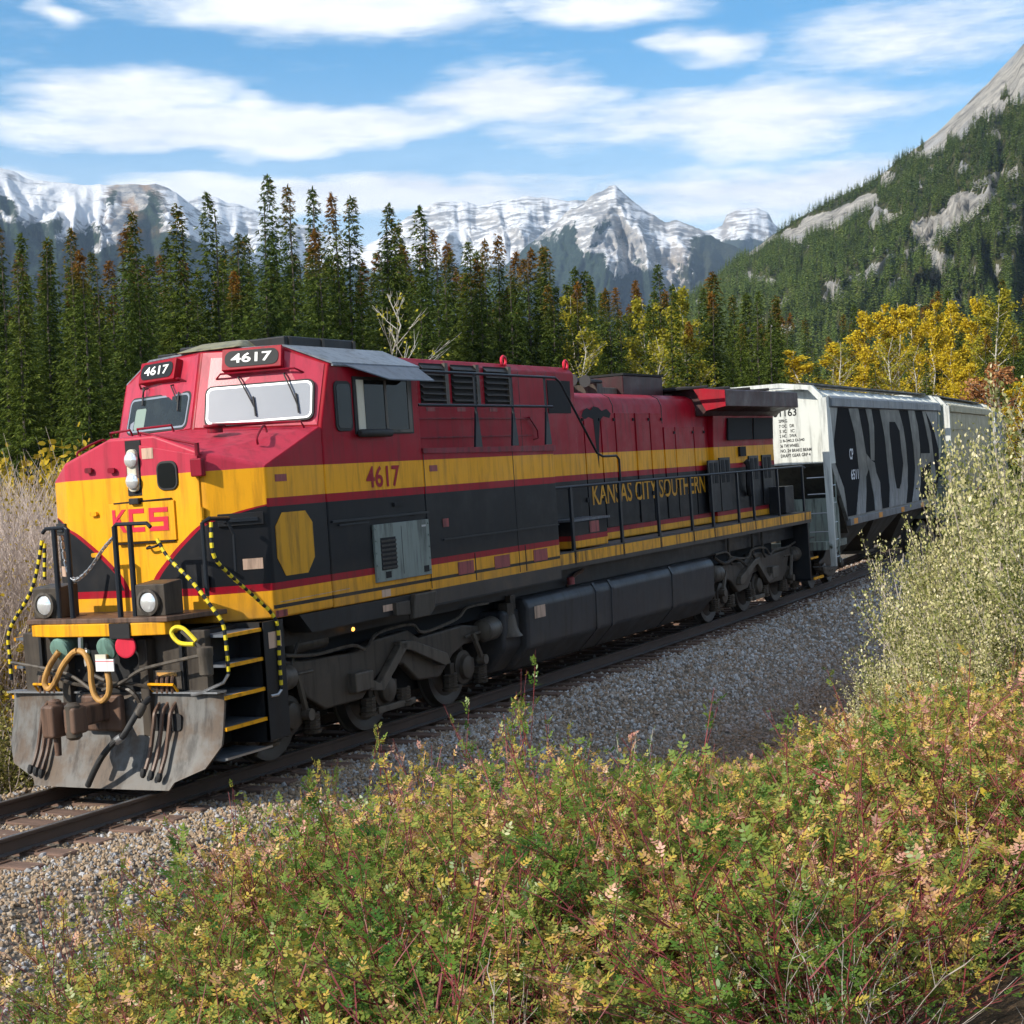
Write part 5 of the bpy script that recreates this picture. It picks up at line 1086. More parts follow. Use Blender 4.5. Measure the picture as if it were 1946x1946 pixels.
def spruce_mesh(seed, H=20., R=2.0, start=.06, sparse=1.0):
    """branches spiral up the stem, each with flat drooping sprays"""
    g = random.Random(seed); lb = LB(); n = int(430 * sparse); lean = V((g.uniform(-.02, .02), g.uniform(-.02, .02), 1)); ph = g.uniform(0, 6.28)
    for i in range(n):
        hf = start + (1 - start) * (i / n) ** .95; z = hf * H + g.uniform(-.15, .15); top = 1 - hf
        L_ = (R * (top ** .88) * (.5 + .5 * min(1, (hf - start) * 7)) + .14) * g.uniform(.62, 1.15) * (1 + .22 * math.sin(hf * 23 + ph) * math.sin(hf * 9 + ph))
        if g.random() < .04: L_ *= 1.3
        a = i * 2.399 + g.uniform(-.5, .5); d = V((math.cos(a), math.sin(a), 0)); dr = g.uniform(.15, .5) * (1.1 - hf * 1.0) - (.25 if hf > .9 else 0); o = lean * z
        m_ = max(2, int(L_ / .25))
        for q in range(m_):
            s = (q + .3 + g.random() * .5) / m_
            p = o + d * (L_ * s) + V((g.gauss(0, .04), g.gauss(0, .04), -dr * L_ * s + .25 * L_ * s * s + g.gauss(0, .05)))
            for w_ in (-1, 1, -1, 1, 0, 0, 0):
                ang = w_ * g.uniform(.5, 1.1); dd = V((d.x * math.cos(ang) - d.y * math.sin(ang), d.x * math.sin(ang) + d.y * math.cos(ang), g.uniform(-.9, .15))).normalized()
                sd = dd.cross(V((g.uniform(-1, 1), g.uniform(-1, 1), 1))).normalized()
                lb.leaf(p + dd * g.uniform(-.08, .12), dd, sd, g.uniform(.32, .60) * (.5 + .5 * top), g.uniform(.028, .055), min(1, max(0, g.gauss(.2 + .5 * s, .24))), hf)
    for k in range(16):
        z = H * (1 - .04 * g.random()); a = g.uniform(0, 6.28); lb.leaf(lean * z, V((math.cos(a) * .5, math.sin(a) * .5, .8)).normalized(), V((-math.sin(a), math.cos(a), 0)), .35, .06, .6, .99)
    return lb.mesh('spruce_crown', M['spruce'])
def trunk_mesh(name, H, r, mt, seed=0, lean=.0):
    b = MB(); g = random.Random(seed); pts = []
    for i in range(9):
        z = H * i / 8; pts.append((g.uniform(-1, 1) * .06, g.uniform(-1, 1) * .06, z))
    b.tube(pts, r, 7, r2=.03); me = b.mesh(name); me.materials.append(mt); return me
SPR = []
for k, (R, st_, sp) in enumerate(((2.9, .05, 1.), (3.3, .04, 1.1), (2.5, .1, .95), (3.0, .14, .9), (2.7, .05, 1.15), (3.6, .03, 1.2), (2.4, .22, .85))):
    SPR.append((spruce_mesh(20 + k, 20., R, st_, sp), trunk_mesh('spruce_trunk', 19.2, .17, M['bark'], k)))
def put_tree(name, label, cat, group, pos, h, parts, href=20., wide=1., rz=None):
    T = empty(name, label, cat, group, loc=pos); s = h / href; T.scale = (s * wide, s * wide, s); T.rotation_euler = (0, 0, random.uniform(0, 6.28) if rz is None else rz)
    for nm, me in parts: link(bpy.data.objects.new(nm, me), T)
    return T
ORD = 'first second third fourth fifth sixth seventh eighth ninth tenth eleventh twelfth thirteenth fourteenth fifteenth sixteenth seventeenth eighteenth nineteenth twentieth'.split()
def nth(i):
    tens = {20: 'twenty', 30: 'thirty', 40: 'forty', 50: 'fifty'}
    if i < 20: return ORD[i]
    q, r = divmod(i + 1, 10)
    return tens[q * 10] + '-' + ORD[r - 1] if r else {30: 'thirtieth', 40: 'fortieth', 50: 'fiftieth'}[i + 1]
# front rank of the spruce line: direction and apparent top of each tree, its distance
FRONT = [(2, 425, 98), (30, 448, 92), (86, 455, 100), (133, 436, 96), (157, 478, 90), (183, 482, 104), (230, 434, 96), (257, 408, 92), (322, 458, 101), (346, 394, 96), (408, 370, 98), (438, 520, 88), (452, 446, 110), (500, 337, 96), (551, 354, 104), (596, 358, 98), (606, 440, 90), (637, 372, 102), (660, 378, 99), (733, 394, 104), (748, 425, 108), (806, 398, 103), (828, 438, 108), (798, 530, 92),
         (893, 464, 112), (921, 456, 116), (945, 452, 114), (969, 482, 108), (1003, 474, 118), (1024, 470, 122), (1044, 473, 118), (1060, 548, 110), (1087, 512, 128), (1122, 528, 132), (1142, 560, 140), (1172, 550, 138), (1210, 535, 142), (1253, 505, 140), (1278, 545, 150), (1425, 560, 128), (1350, 520, 120)]
FRONT.sort()
where = lambda x: 'left of the cab' if x < 300 else ('above the cab' if x < 760 else ('above the blower hood' if x < 1080 else 'above the engine hood'))
for i, (x, y, d) in enumerate(FRONT):
    top = at(x, y, d); gz_ = gz(top.x, top.y); h = top.z - gz_; k = random.randrange(6)
    me, tk = SPR[k if x != 1350 else 5]
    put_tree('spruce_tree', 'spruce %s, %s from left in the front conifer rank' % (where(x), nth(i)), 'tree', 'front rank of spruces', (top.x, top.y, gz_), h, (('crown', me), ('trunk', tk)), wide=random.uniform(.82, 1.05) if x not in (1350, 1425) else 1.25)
# ranks behind, filling the wood
n_b = 0
for d0, n_, ylo, yhi in ((112, 40, 470, 560), (128, 44, 455, 560), (150, 40, 480, 570), (175, 34, 520, 590), (210, 34, 560, 620)):
    for j in range(n_):
        x = -40 + 1560 * (j + random.random()) / n_; d = d0 * random.uniform(.95, 1.06)
        if x > 1480 and d0 < 170: continue
        lift = np.interp(x, [0, 420, 640, 800, 1100, 1250, 1400, 1500], [10, 0, -20, 0, 55, 70, 90, 100]); y = random.uniform(ylo, yhi) + lift
        top = at(x, y, d); g_ = gz(top.x, top.y); h = min(max(top.z - g_, 8), 24)
        me, tk = SPR[random.randrange(7)]
        put_tree('spruce_tree', 'dark green spruce standing behind the front rank of conifers', 'tree', 'spruces deeper in the wood', (top.x, top.y, g_), h, (('crown', me), ('trunk', tk)), wide=random.uniform(.9, 1.15)); n_b += 1
for j in range(46):        # mixed conifers at the foot of the hillside
    x = random.uniform(1440, 1990); d = random.uniform(190, 330); y = random.uniform(560, 660) + (d - 190) * .12
    top = at(x, y, d); g_ = gz(top.x, top.y); h = min(max(top.z - g_, 8), 26)
    me, tk = SPR[random.randrange(7)]
    put_tree('spruce_tree', 'spruce behind the yellow aspens at the foot of the hillside', 'tree', 'spruces at the foot of the hillside', (top.x, top.y, g_), h, (('crown', me), ('trunk', tk)), wide=random.uniform(.9, 1.2))
# --- broadleaf trees in autumn colour
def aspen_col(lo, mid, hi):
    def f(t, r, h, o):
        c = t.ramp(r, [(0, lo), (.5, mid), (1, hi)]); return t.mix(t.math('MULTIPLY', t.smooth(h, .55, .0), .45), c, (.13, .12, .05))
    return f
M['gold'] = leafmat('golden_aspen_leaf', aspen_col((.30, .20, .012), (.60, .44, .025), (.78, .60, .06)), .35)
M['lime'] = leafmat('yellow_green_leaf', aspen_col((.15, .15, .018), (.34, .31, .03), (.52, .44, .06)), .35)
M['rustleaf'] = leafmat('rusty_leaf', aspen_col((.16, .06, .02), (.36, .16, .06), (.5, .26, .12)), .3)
def aspen_parts(seed, H, R, mt, n_leaf, leaf=.24, bare=0., narrow=1., lo=.12):
    g = random.Random(seed); tb = MB(); lb = LB()
    tp = [V((g.uniform(-.12, .12) * i / 3, g.uniform(-.12, .12) * i / 3, H * i / 8)) for i in range(9)]
    tb.tube(tp, H * .0075, 7, r2=.015); limbs = []
    nl = 34
    for k in range(nl):
        hf = lo + (.97 - lo) * (k + g.random()) / nl; z = hf * H; a = g.uniform(0, 6.28)
        shape = math.sin(min(1, (1 - hf) / .72) * 1.57) ** .9 * (.45 + .55 * min(1, (hf - lo + .06) / .2)); L_ = R * shape * g.uniform(.65, 1.1) + .25
        d = V((math.cos(a), math.sin(a), g.uniform(.5, 1.1) * narrow)).normalized(); o = tp[min(8, int(hf * 8))].lerp(tp[min(8, int(hf * 8) + 1)], hf * 8 % 1)
        P = [o, o + d * L_ * .5 + V((0, 0, .04 * L_)), o + d * L_ + V((0, 0, .18 * L_))]
        tb.tube(P, .010 * H * (1 - hf) * .35 + .014, 5, r2=.008); limbs.append((P, L_, hf))
        for _ in range(4 if bare else 2):
            s = g.uniform(.3, .9); b0 = P[0].lerp(P[2], s); e = d + V((g.uniform(-.8, .8), g.uniform(-.8, .8), g.uniform(.1, .8))); e = e.normalized() * L_ * g.uniform(.25, .5)
            tb.tube([b0, b0 + e * .5, b0 + e + V((0, 0, .1))], .012, 4, r2=.005); limbs.append(([b0, b0 + e * .5, b0 + e], e.length, hf))
    for _ in range(n_leaf):
        P, L_, hf = limbs[g.randrange(len(limbs))]
        s = g.uniform(.15, 1.1); p = P[0].lerp(P[2], s) + V((g.gauss(0, .22), g.gauss(0, .22), g.gauss(0, .25))) * (.4 + .25 * L_)
        d = V((g.uniform(-1, 1), g.uniform(-1, 1), g.uniform(-1, .4))).normalized(); sd = d.cross(V((g.uniform(-1, 1), g.uniform(-1, 1), g.uniform(-1, 1)))).normalized()
        lb.leaf(p, d, sd, leaf * g.uniform(.6, 1.2), leaf * g.uniform(.28, .45), min(1, max(0, g.gauss(.35 + .3 * s, .25))), hf)
    tm = tb.mesh('trunk'); tm.materials.append(M['palebark'])
    return (('trunk', tm), ('crown', lb.mesh('crown', M[mt])))
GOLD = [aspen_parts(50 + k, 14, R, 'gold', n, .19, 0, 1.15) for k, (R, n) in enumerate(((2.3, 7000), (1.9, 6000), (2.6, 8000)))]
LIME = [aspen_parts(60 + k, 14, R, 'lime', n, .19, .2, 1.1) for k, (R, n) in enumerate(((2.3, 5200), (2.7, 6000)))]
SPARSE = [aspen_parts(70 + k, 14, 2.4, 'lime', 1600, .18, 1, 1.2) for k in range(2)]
BARE = aspen_parts(80, 10, 2.6, 'lime', 260, .16, 1, .9)
RUSTY = aspen_parts(85, 7, 2.4, 'rustleaf', 2200, .24, 0, .7)
def decid(lst, i, x, y, d, label, wide=1., href=14., group=None, name='aspen_tree'):
    top = at(x, y, d); g_ = gz(top.x, top.y)
    put_tree(name, label, 'tree', group, (top.x, top.y, g_), top.z - g_, lst[i % len(lst)] if isinstance(lst, list) else lst, href, wide)
decid(BARE, 0, 748, 558, 84, 'bare pale tree with a few yellow leaves behind the cab roof', 1.1, 10, name='bare_tree')
for i, (x, y, d, lb_) in enumerate(((1092, 562, 112, 'loose yellow-green aspen above the exhaust stack'), (1225, 568, 122, 'yellow-green aspen left of the brightest pair behind the radiator'), (1282, 545, 118, 'tall yellow-green aspen with pale limbs behind the radiator'), (1302, 600, 112, 'smaller yellow-green aspen just right of the tall pale-limbed one'))):
    decid(LIME, i, x, y, d, lb_, 1.15)
decid(SPARSE, 0, 1110, 620, 106, 'half-bare aspen with thin yellow leaves above the exhaust stack', 1.3); decid(SPARSE, 1, 1250, 640, 108, 'half-bare aspen with grey limbs behind the radiator', 1.3)
for i, (x, y, d, lb_, w_) in enumerate(((1512, 668, 175, 'low round golden aspen just left of the white wagon end hoop', 2.0), (1582, 648, 170, 'pale golden aspen over the front of the graffiti wagon', 1.5), (1636, 592, 178, 'tall golden aspen, leftmost of the bright clump over the graffiti wagon', 1.1), (1672, 582, 182, 'tall golden aspen, second of the bright clump over the graffiti wagon', 1.1),
                                     (1706, 574, 180, 'tallest golden aspen in the middle of the bright clump', 1.15), (1738, 582, 186, 'golden aspen at the right edge of the bright clump', 1.1), (1772, 578, 176, 'golden aspen in front of the rust-topped spruces', 1.0), (1812, 566, 184, 'pointed golden aspen right of the rust-topped spruces', 1.1), (1850, 568, 178, 'pointed golden aspen over the tan wagon', 1.1), (1893, 552, 174, 'greenish golden aspen, rightmost of the tall ones', 1.25), (1812, 662, 160, 'small bright yellow aspen above the tan wagon', 1.3), (1848, 690, 156, 'low bright yellow aspen at the end of the tan wagon', 1.4), (1655, 690, 165, 'low golden aspen behind the graffiti wagon roof', 1.6))):
    decid(GOLD if x not in (1893,) else LIME, i, x, y, d, lb_, w_)
for i, (x, y, d) in enumerate(((1600, 650, 160), (1690, 640, 158), (1740, 655, 160))):
    decid(SPARSE, i, x, y, d, 'thin grey half-bare aspen in front of the golden clump, %s from the left' % nth(i), 1.4, group='half-bare aspens before the golden clump')
for i, (x, y, d) in enumerate(((1778, 556, 190), (1806, 552, 196), (1912, 532, 178), (1962, 545, 170))):
    me, tk = SPR[i]; top = at(x, y, d); g_ = gz(top.x, top.y)
    put_tree('spruce_tree', ('rust-topped dark spruce between the golden aspens, left of the pair', 'rust-topped dark spruce between the golden aspens, right of the pair', 'tall rust-topped spruce near the right edge above the tan wagon', 'spruce at the very right edge behind the aspens')[i], 'tree', None, (top.x, top.y, g_), top.z - g_, (('crown', me), ('trunk', tk)))
decid(RUSTY, 0, 1893, 698, 120, 'small rusty orange tree at the end of the train', 1.2, 7, name='rusty_tree')
decid(GOLD, 0, 1940, 720, 110, 'yellow-green leafy tree at the right edge behind the wagons', 1.8)
for i, (x, y, d) in enumerate(((1556, 690, 168), (1618, 670, 172), (1664, 690, 150), (1700, 640, 195), (1744, 600, 192), (1760, 690, 150), (1832, 600, 192), (1872, 640, 165), (1925, 640, 140))):
    me, tk = SPR[i % 7]; top = at(x, y, d); g_ = gz(top.x, top.y)
    put_tree('spruce_tree', 'small dark spruce among the golden aspens above the wagons, %s from the left' % nth(i), 'tree', 'spruces among the golden aspens', (top.x, top.y, g_), top.z - g_, (('crown', me), ('trunk', tk)), wide=1.2)
# --- wood on the hillside: a mass of small conifers
def far_conifer(seed):
    g = random.Random(seed); lb = LB()
    for i in range(15):
        hf = .08 + .9 * i / 15; r = .15 * (1 - hf) ** .85 + .012
        for k in range(5):
            a = g.uniform(0, 6.28); d = V((math.cos(a), math.sin(a), -.35)).normalized()
            lb.leaf(V((0, 0, hf + .03)), d, V((-math.sin(a), math.cos(a), g.uniform(-.3, .3))), r * g.uniform(.75, 1.3), r * .42, g.random(), hf, .6)
    return lb.mesh('far_conifer', M['farspruce'])
def far_col(t, r, h, o):
    pos = t.new('ShaderNodeNewGeometry').outputs['Position']; n = t.noise(pos, .006, 3)
    g = t.mix(r, (.06, .105, .028), (.18, .26, .065)); g = t.mix(o, g, t.mix(r, (.09, .14, .028), (.29, .34, .075)))
    return t.mix(t.math('MULTIPLY', t.smooth(n, .5, .7), .4), g, (.11, .11, .025))
M['farspruce'] = leafmat('hillside_conifer', far_col, .15)
source('far_conifers', [bpy.data.objects.new('far_conifer%d' % k, far_conifer(k)) for k in range(5)])
hm = HILL.data; hv = np.empty(len(hm.vertices) * 3, dtype=np.float32); hm.vertices.foreach_get('co', hv); hv = hv.reshape(300, 114, 3)
hc = np.empty(len(hm.vertices) * 3, dtype=np.float32); hm.attributes['cover'].data.foreach_get('vector', hc); hc = hc.reshape(300, 114, 3)
P, Rt, S, I = [], [], [], []
for _ in range(26000):
    u = rng.random() * 298; v = (rng.random() ** .8) * 110; i, j = int(u), int(v); a, b = u - i, v - j
    p = hv[i, j] * (1 - a) * (1 - b) + hv[i + 1, j] * a * (1 - b) + hv[i, j + 1] * (1 - a) * b + hv[i + 1, j + 1] * a * b
    rk = hc[i, j, 0]
    if rng.random() < rk * 1.06 - .03: continue
    if u > 215 and rng.random() < .75: continue
    hgt = rng.uniform(10, 19) * (1 - .3 * (v / 110)) * (1 if rk < .1 else .7)
    P.append(p - np.array([0, 0, .5])); Rt.append((rng.normal(0, .02), rng.normal(0, .02), rng.uniform(0, 6.28))); S.append((hgt * 1.12, hgt * 1.12, hgt)); I.append(int(rng.integers(5)))
scatter('hillside_wood', SRC['far_conifers'], P, Rt, S, I, 'dense dark conifer wood covering the mountainside on the right', 'wood')
# ---------------------------------------------------------------- shrubs and undergrowth
def rose_col(t, r, h, o):
    pos = t.new('ShaderNodeNewGeometry').outputs['Position']; n = t.noise(pos, .75, 3, .6); n2 = t.noise(pos, 3.4, 3, .65)
    f = t.math('ADD', t.math('MULTIPLY', r, .42), t.math('ADD', t.math('MULTIPLY', t.math('SUBTRACT', n2, .5), 1.35), t.math('ADD', t.math('MULTIPLY', t.math('SUBTRACT', n, .5), 1.5), t.math('MULTIPLY', o, .30))))
    f = t.math('ADD', f, t.lin(h, .2, 1., -.02, .17))
    return t.ramp(f, [(0, (.04, .12, .014)), (.22, (.09, .18, .024)), (.44, (.18, .24, .04)), (.56, (.32, .31, .06)), (.65, (.55, .39, .06)), (.74, (.58, .34, .14)), (.85, (.64, .36, .26)), (1, (.58, .24, .18))])
M['rose'] = leafmat('rose_leaf', rose_col, .32, .02)
M['rosered'] = mat('red_rose_stem', base=(.19, .032, .033), rough=.6)
M['twig'] = mat('grey_twig', lambda t: dict(base=t.mix(t.new('ShaderNodeObjectInfo').outputs['Random'], (.24, .18, .14), (.48, .42, .36)), rough=.8))
def jn(o, a, b):
    """join the leaf part and the stem part of a small plant into one source mesh"""
    bm = bmesh.new(); bm.from_mesh(a); na = len(bm.faces); bm.from_mesh(b)
    bm.faces.ensure_lookup_table()
    for i, f in enumerate(bm.faces): f.material_index = 0 if i < na else 1
    me = bpy.data.meshes.new(o); bm.to_mesh(me); bm.free(); me.materials.append(a.materials[0]); me.materials.append(b.materials[0]); return me
def arch(g, base, L_, a, tilt, droop, n=6):
    d = V((math.cos(a) * math.sin(tilt), math.sin(a) * math.sin(tilt), math.cos(tilt))); P = [base.copy()]; p = base.copy()
    for i in range(n):
        d = (d + V((g.gauss(0, .10), g.gauss(0, .10), -droop / n))).normalized(); p = p + d * (L_ / n); P.append(p.copy())
    return P
def along(P, s):
    q = s * (len(P) - 1); i = min(int(q), len(P) - 2); return P[i].lerp(P[i + 1], q - i), (P[i + 1] - P[i]).normalized()
def pinnate(lb, g, p, d, L_, r, h, pairs=3):
    """a rose leaf: paired leaflets and one at the tip"""
    up = V((g.uniform(-.6, .6), g.uniform(-.6, .6), 1)); sd = d.cross(up).normalized(); nrm = sd.cross(d)
    for k in range(pairs):
        q = p + d * (L_ * (.3 + .24 * k))
        for s in (-1, 1):
            dd = (sd * s + d * .55 + nrm * g.uniform(-.25, .25)).normalized(); ll = L_ * .38 * g.uniform(.8, 1.1)
            lb.oval(q, dd, dd.cross(nrm).normalized(), ll, ll * .24, min(1, max(0, r + g.gauss(0, .06))), h)
    ll = L_ * .42; lb.oval(p + d * L_ * .85, d, sd, ll, ll * .24, r, h)
def rose(seed, H=1.0, stems=11, leaves=11, thin=False):
    g = random.Random(seed); lb = LB(); sb_ = MB()
    for k in range(stems):
        a = g.uniform(0, 6.28); P = arch(g, V((g.gauss(0, .10), g.gauss(0, .10), -.05)), H * g.uniform(.65, 1.15), a, g.uniform(.05, .65), g.uniform(.1, .9))
        sb_.tube(P, .0034, 4, r2=.0012); tone = g.random()
        tw = [P]
        for _ in range(3):
            s = g.uniform(.35, .9); b0, d0 = along(P, s); d1 = (d0 + V((g.uniform(-1, 1), g.uniform(-1, 1), g.uniform(-.1, .7)))).normalized(); Q = [b0, b0 + d1 * H * .12, b0 + d1 * H * .25 + V((0, 0, -.01))]; sb_.tube(Q, .003, 3, r2=.001); tw.append(Q)
        for _ in range(leaves):
            T_ = tw[g.randrange(4)]; s = g.uniform(.25, 1.) if T_ is P else g.uniform(.2, 1.); p, d = along(T_, s); e = (d * .4 + V((g.uniform(-1, 1), g.uniform(-1, 1), g.uniform(-.3, .7)))).normalized()
            pinnate(lb, g, p, e, g.uniform(.034, .066), min(1, max(0, tone * .55 + g.gauss(.25, .16))), s, g.choice((2, 3, 3)))
    a = lb.mesh('rose_leaves', M['rose']); b = sb_.mesh('rose_stems'); b.materials.append(M['rosered']); return a, b
def herb(seed):
    """tall stem with lance-shaped leaves, turning yellow"""
    g = random.Random(seed); lb = LB(); sb_ = MB()
    for k in range(4):
        P = arch(g, V((g.gauss(0, .06), g.gauss(0, .06), -.05)), g.uniform(.5, .95), g.uniform(0, 6.28), g.uniform(.02, .25), .15); sb_.tube(P, .004, 4, r2=.002)
        for _ in range(16):
            p, d = along(P, g.uniform(.2, 1)); a = g.uniform(0, 6.28); e = V((math.cos(a), math.sin(a), g.uniform(-.5, .6))).normalized(); ll = g.uniform(.06, .11); lb.leaf(p, e, e.cross(V((0, 0, 1))).normalized(), ll, ll * .12, min(1, max(0, g.gauss(.55, .2))), .5)
    a = lb.mesh('herb_leaves', M['herb']); b = sb_.mesh('herb_stems'); b.materials.append(M['twig']); return a, b
M['herb'] = leafmat('herb_leaf', lambda t, r, h, o: t.ramp(t.math('ADD', r, t.math('MULTIPLY', t.math('SUBTRACT', o, .5), .5)), [(0, (.10, .16, .03)), (.35, (.28, .28, .04)), (.55, (.55, .42, .05)), (.75, (.50, .32, .11)), (1, (.55, .42, .25))]), .35)
M['sage'] = leafmat('grey_green_leaf', lambda t, r, h, o: t.mix(r, (.12, .18, .08), (.33, .40, .25)), .25)
def brush(seed):
    """leafless tangle of grey and red stems"""
    g = random.Random(seed); sb_ = MB()
    for k in range(16):
        P = arch(g, V((g.gauss(0, .16), g.gauss(0, .16), -.05)), g.uniform(.5, 1.15), g.uniform(0, 6.28), g.uniform(.05, .9), g.uniform(0, .8)); sb_.tube(P, .0032, 4, r2=.001)
        for _ in range(5):
            b0, d0 = along(P, g.uniform(.2, .95)); d1 = (d0 + V((g.uniform(-1, 1), g.uniform(-1, 1), g.uniform(-.4, .8)))).normalized(); sb_.tube([b0, b0 + d1 * .13, b0 + d1 * .24 + V((g.gauss(0, .03), g.gauss(0, .03), 0))], .002, 3, r2=.0008)
    me = sb_.mesh('brush'); me.materials.append(M['rosered'] if seed == 141 else M['twig']); return me
ROSE = [rose(100 + k, (1.0, .85, 1.1, .95, 1.05, .8)[k], 14, (31, 35, 27, 32, 31, 36)[k]) for k in range(6)]
HERB = [herb(130 + k) for k in range(2)]
BR = [brush(140 + k) for k in range(4)]
g_ = random.Random(5); lb = LB(); sb_ = MB()
for k in range(5):
    P_ = arch(g_, V((g_.gauss(0, .05), g_.gauss(0, .05), 0)), .7, g_.uniform(0, 6.28), .25, .2); sb_.tube(P_, .004, 4, r2=.002)
    for _ in range(26):
        p, d = along(P_, g_.uniform(.25, 1)); e = (d + V((g_.uniform(-1, 1), g_.uniform(-1, 1), g_.uniform(-.2, .8)))).normalized(); lb.leaf(p, e, e.cross(V((g_.uniform(-1, 1), 0, 1))).normalized(), .042, .008, g_.random(), .5)
sg_b = sb_.mesh('sage_stems'); sg_b.materials.append(M['twig']); SAGE = (lb.mesh('sage_leaves', M['sage']), sg_b)
src = [bpy.data.objects.new('u%02d' % i, jn('rose', *q)) for i, q in enumerate(ROSE)] + [bpy.data.objects.new('u%02d' % (6 + i), jn('herb', *q)) for i, q in enumerate(HERB)] + [bpy.data.objects.new('u%02d' % (8 + i), q) for i, q in enumerate(BR)] + [bpy.data.objects.new('u12', jn('sage', *SAGE))]
source('undergrowth', src)
P, Rt, S, I = [], [], [], []
def edge(x):   # track-side limit of the bushes (lateral offset), further out where the bare gravel shows
    return float(np.interp(x, [-9.5, -7.5, -5.5, -3.5, -1.5, 0, 1, 2, 4, 8, 12, 20], [-7.2, -6.0, -5.0, -4.4, -3.9, -4.0, -5.0, -6.2, -6.9, -7.0, -6.4, -6.])) + .35 * noise.noise(V((x * .8, 2.2, 0)))
SKX = [-300, 0, 100, 200, 330, 480, 600, 800, 860, 960, 1060, 1200, 1260, 1350, 1480, 1580, 1660, 1750, 1900, 2300]
SKY = [2080, 1985, 1850, 1715, 1580, 1490, 1490, 1440, 1395, 1385, 1400, 1400, 1430, 1455, 1455, 1400, 1330, 1290, 1270, 1260]
cnt = 0
while cnt < 1900:
    x = random.uniform(-11, 13); y = random.uniform(-13.5, -3.6); d = lat(x, y)
    if d > edge(x): continue
    p = V((x, y, gz(x, y))); v = p - WC; dep = v.dot(wF)
    if dep < 4.7: continue
    sx = 973 + FPX * v.dot(wR) / dep; sy = 973 - FPX * v.dot(wU) / dep
    if sx < -250 or sx > 2200 or sy > 2750: continue
    if dep < 6.0 and random.random() < .35: continue
    cnt += 1; near = edge(x) - d
    k = random.random(); low = dep < 6.9
    pick = random.randrange(6) if k < (.88 if not low else .72) else (6 + random.randrange(2) if k < ((.91 if not low else .75) if x > -5 else (.97 if not low else .8)) else (8 + random.randrange(4) if k < .97 or low else 12))
    sc = random.uniform(.6, 1.15) * (1 + .5 * noise.noise(V((x * 1.1, y * 1.1, 6)))) * (.55 + .45 * min(1, near / .9)) * (.72 if 8 <= pick < 12 else 1) * (.85 if dep < 6.5 else 1)
    lim = float(np.interp(sx, SKX, SKY)) + random.uniform(-25, 40)       # surveyed skyline of the thicket against the gravel
    for _ in range(12):
        v2 = p + V((0, 0, sc * .98)) - WC
        if 973 - FPX * v2.dot(wU) / v2.dot(wF) > lim: break
        sc *= .88
    if sc < .2: continue
    P.append(p); Rt.append((random.gauss(0, .12), random.gauss(0, .12), random.uniform(0, 6.28))); S.append((sc * 1.1, sc * 1.1, sc)); I.append(pick)
scatter('rose_thicket', SRC['undergrowth'], P, Rt, S, I, 'tangled wild rose thicket in green, yellow and pink covering the near bank', 'undergrowth')
# single shoots that stand out against the gravel
def shoot(x, y, dist, h, label, kind=0, wide=.6):
    tp_ = at(x, y, dist); g0 = gz(tp_.x, tp_.y); pr = ROSE[kind] if kind < 6 else SAGE
    T = empty('rose_shoot' if kind < 6 else 'sage_shoot', label, 'shrub', 'shoots along the edge of the thicket', loc=(tp_.x, tp_.y, g0)); s = max(tp_.z - g0, .25) / (1.0 if kind < 6 else .68)
    T.scale = (s * wide, s * wide, s); T.rotation_euler = (0, 0, random.uniform(0, 6.28))
    link(bpy.data.objects.new('leaves', pr[0]), T); link(bpy.data.objects.new('stems', pr[1]), T)
for (x, y, d, lb_, k, w_) in ((650, 1408, 12.2, 'bright green rose shoot standing alone before the front truck', 3, .5), (578, 1432, 11.8, 'small green rose shoot left of the lone bright one', 1, .45), (455, 1496, 11.5, 'low green rose shoot below the step well', 0, .5), (965, 1312, 12.4, 'tall pinkish rose shoot in front of the fuel tank', 2, .6), (850, 1400, 11.6, 'yellow-green rose shoot between the lone shoot and the tall pinkish one', 4, .6), (1105, 1352, 12.2, 'thin rose shoot right of the tall pinkish one', 5, .4), (1205, 1375, 11.8, 'silvery sage shoot standing over the gravel', 6, .45), (1260, 1395, 11.2, 'green rose shoot just right of the silvery sage', 1, .5), (1580, 1385, 11.6, 'green rose shoot at the foot of the pale willows', 3, .6), (360, 1540, 10.8, 'small rose shoot on the gravel below the plough', 5, .4), (170, 1680, 9.8, 'low rose shoot at the left end of the thicket', 2, .6)):
    shoot(x, y, d, 1., lb_, k, w_)
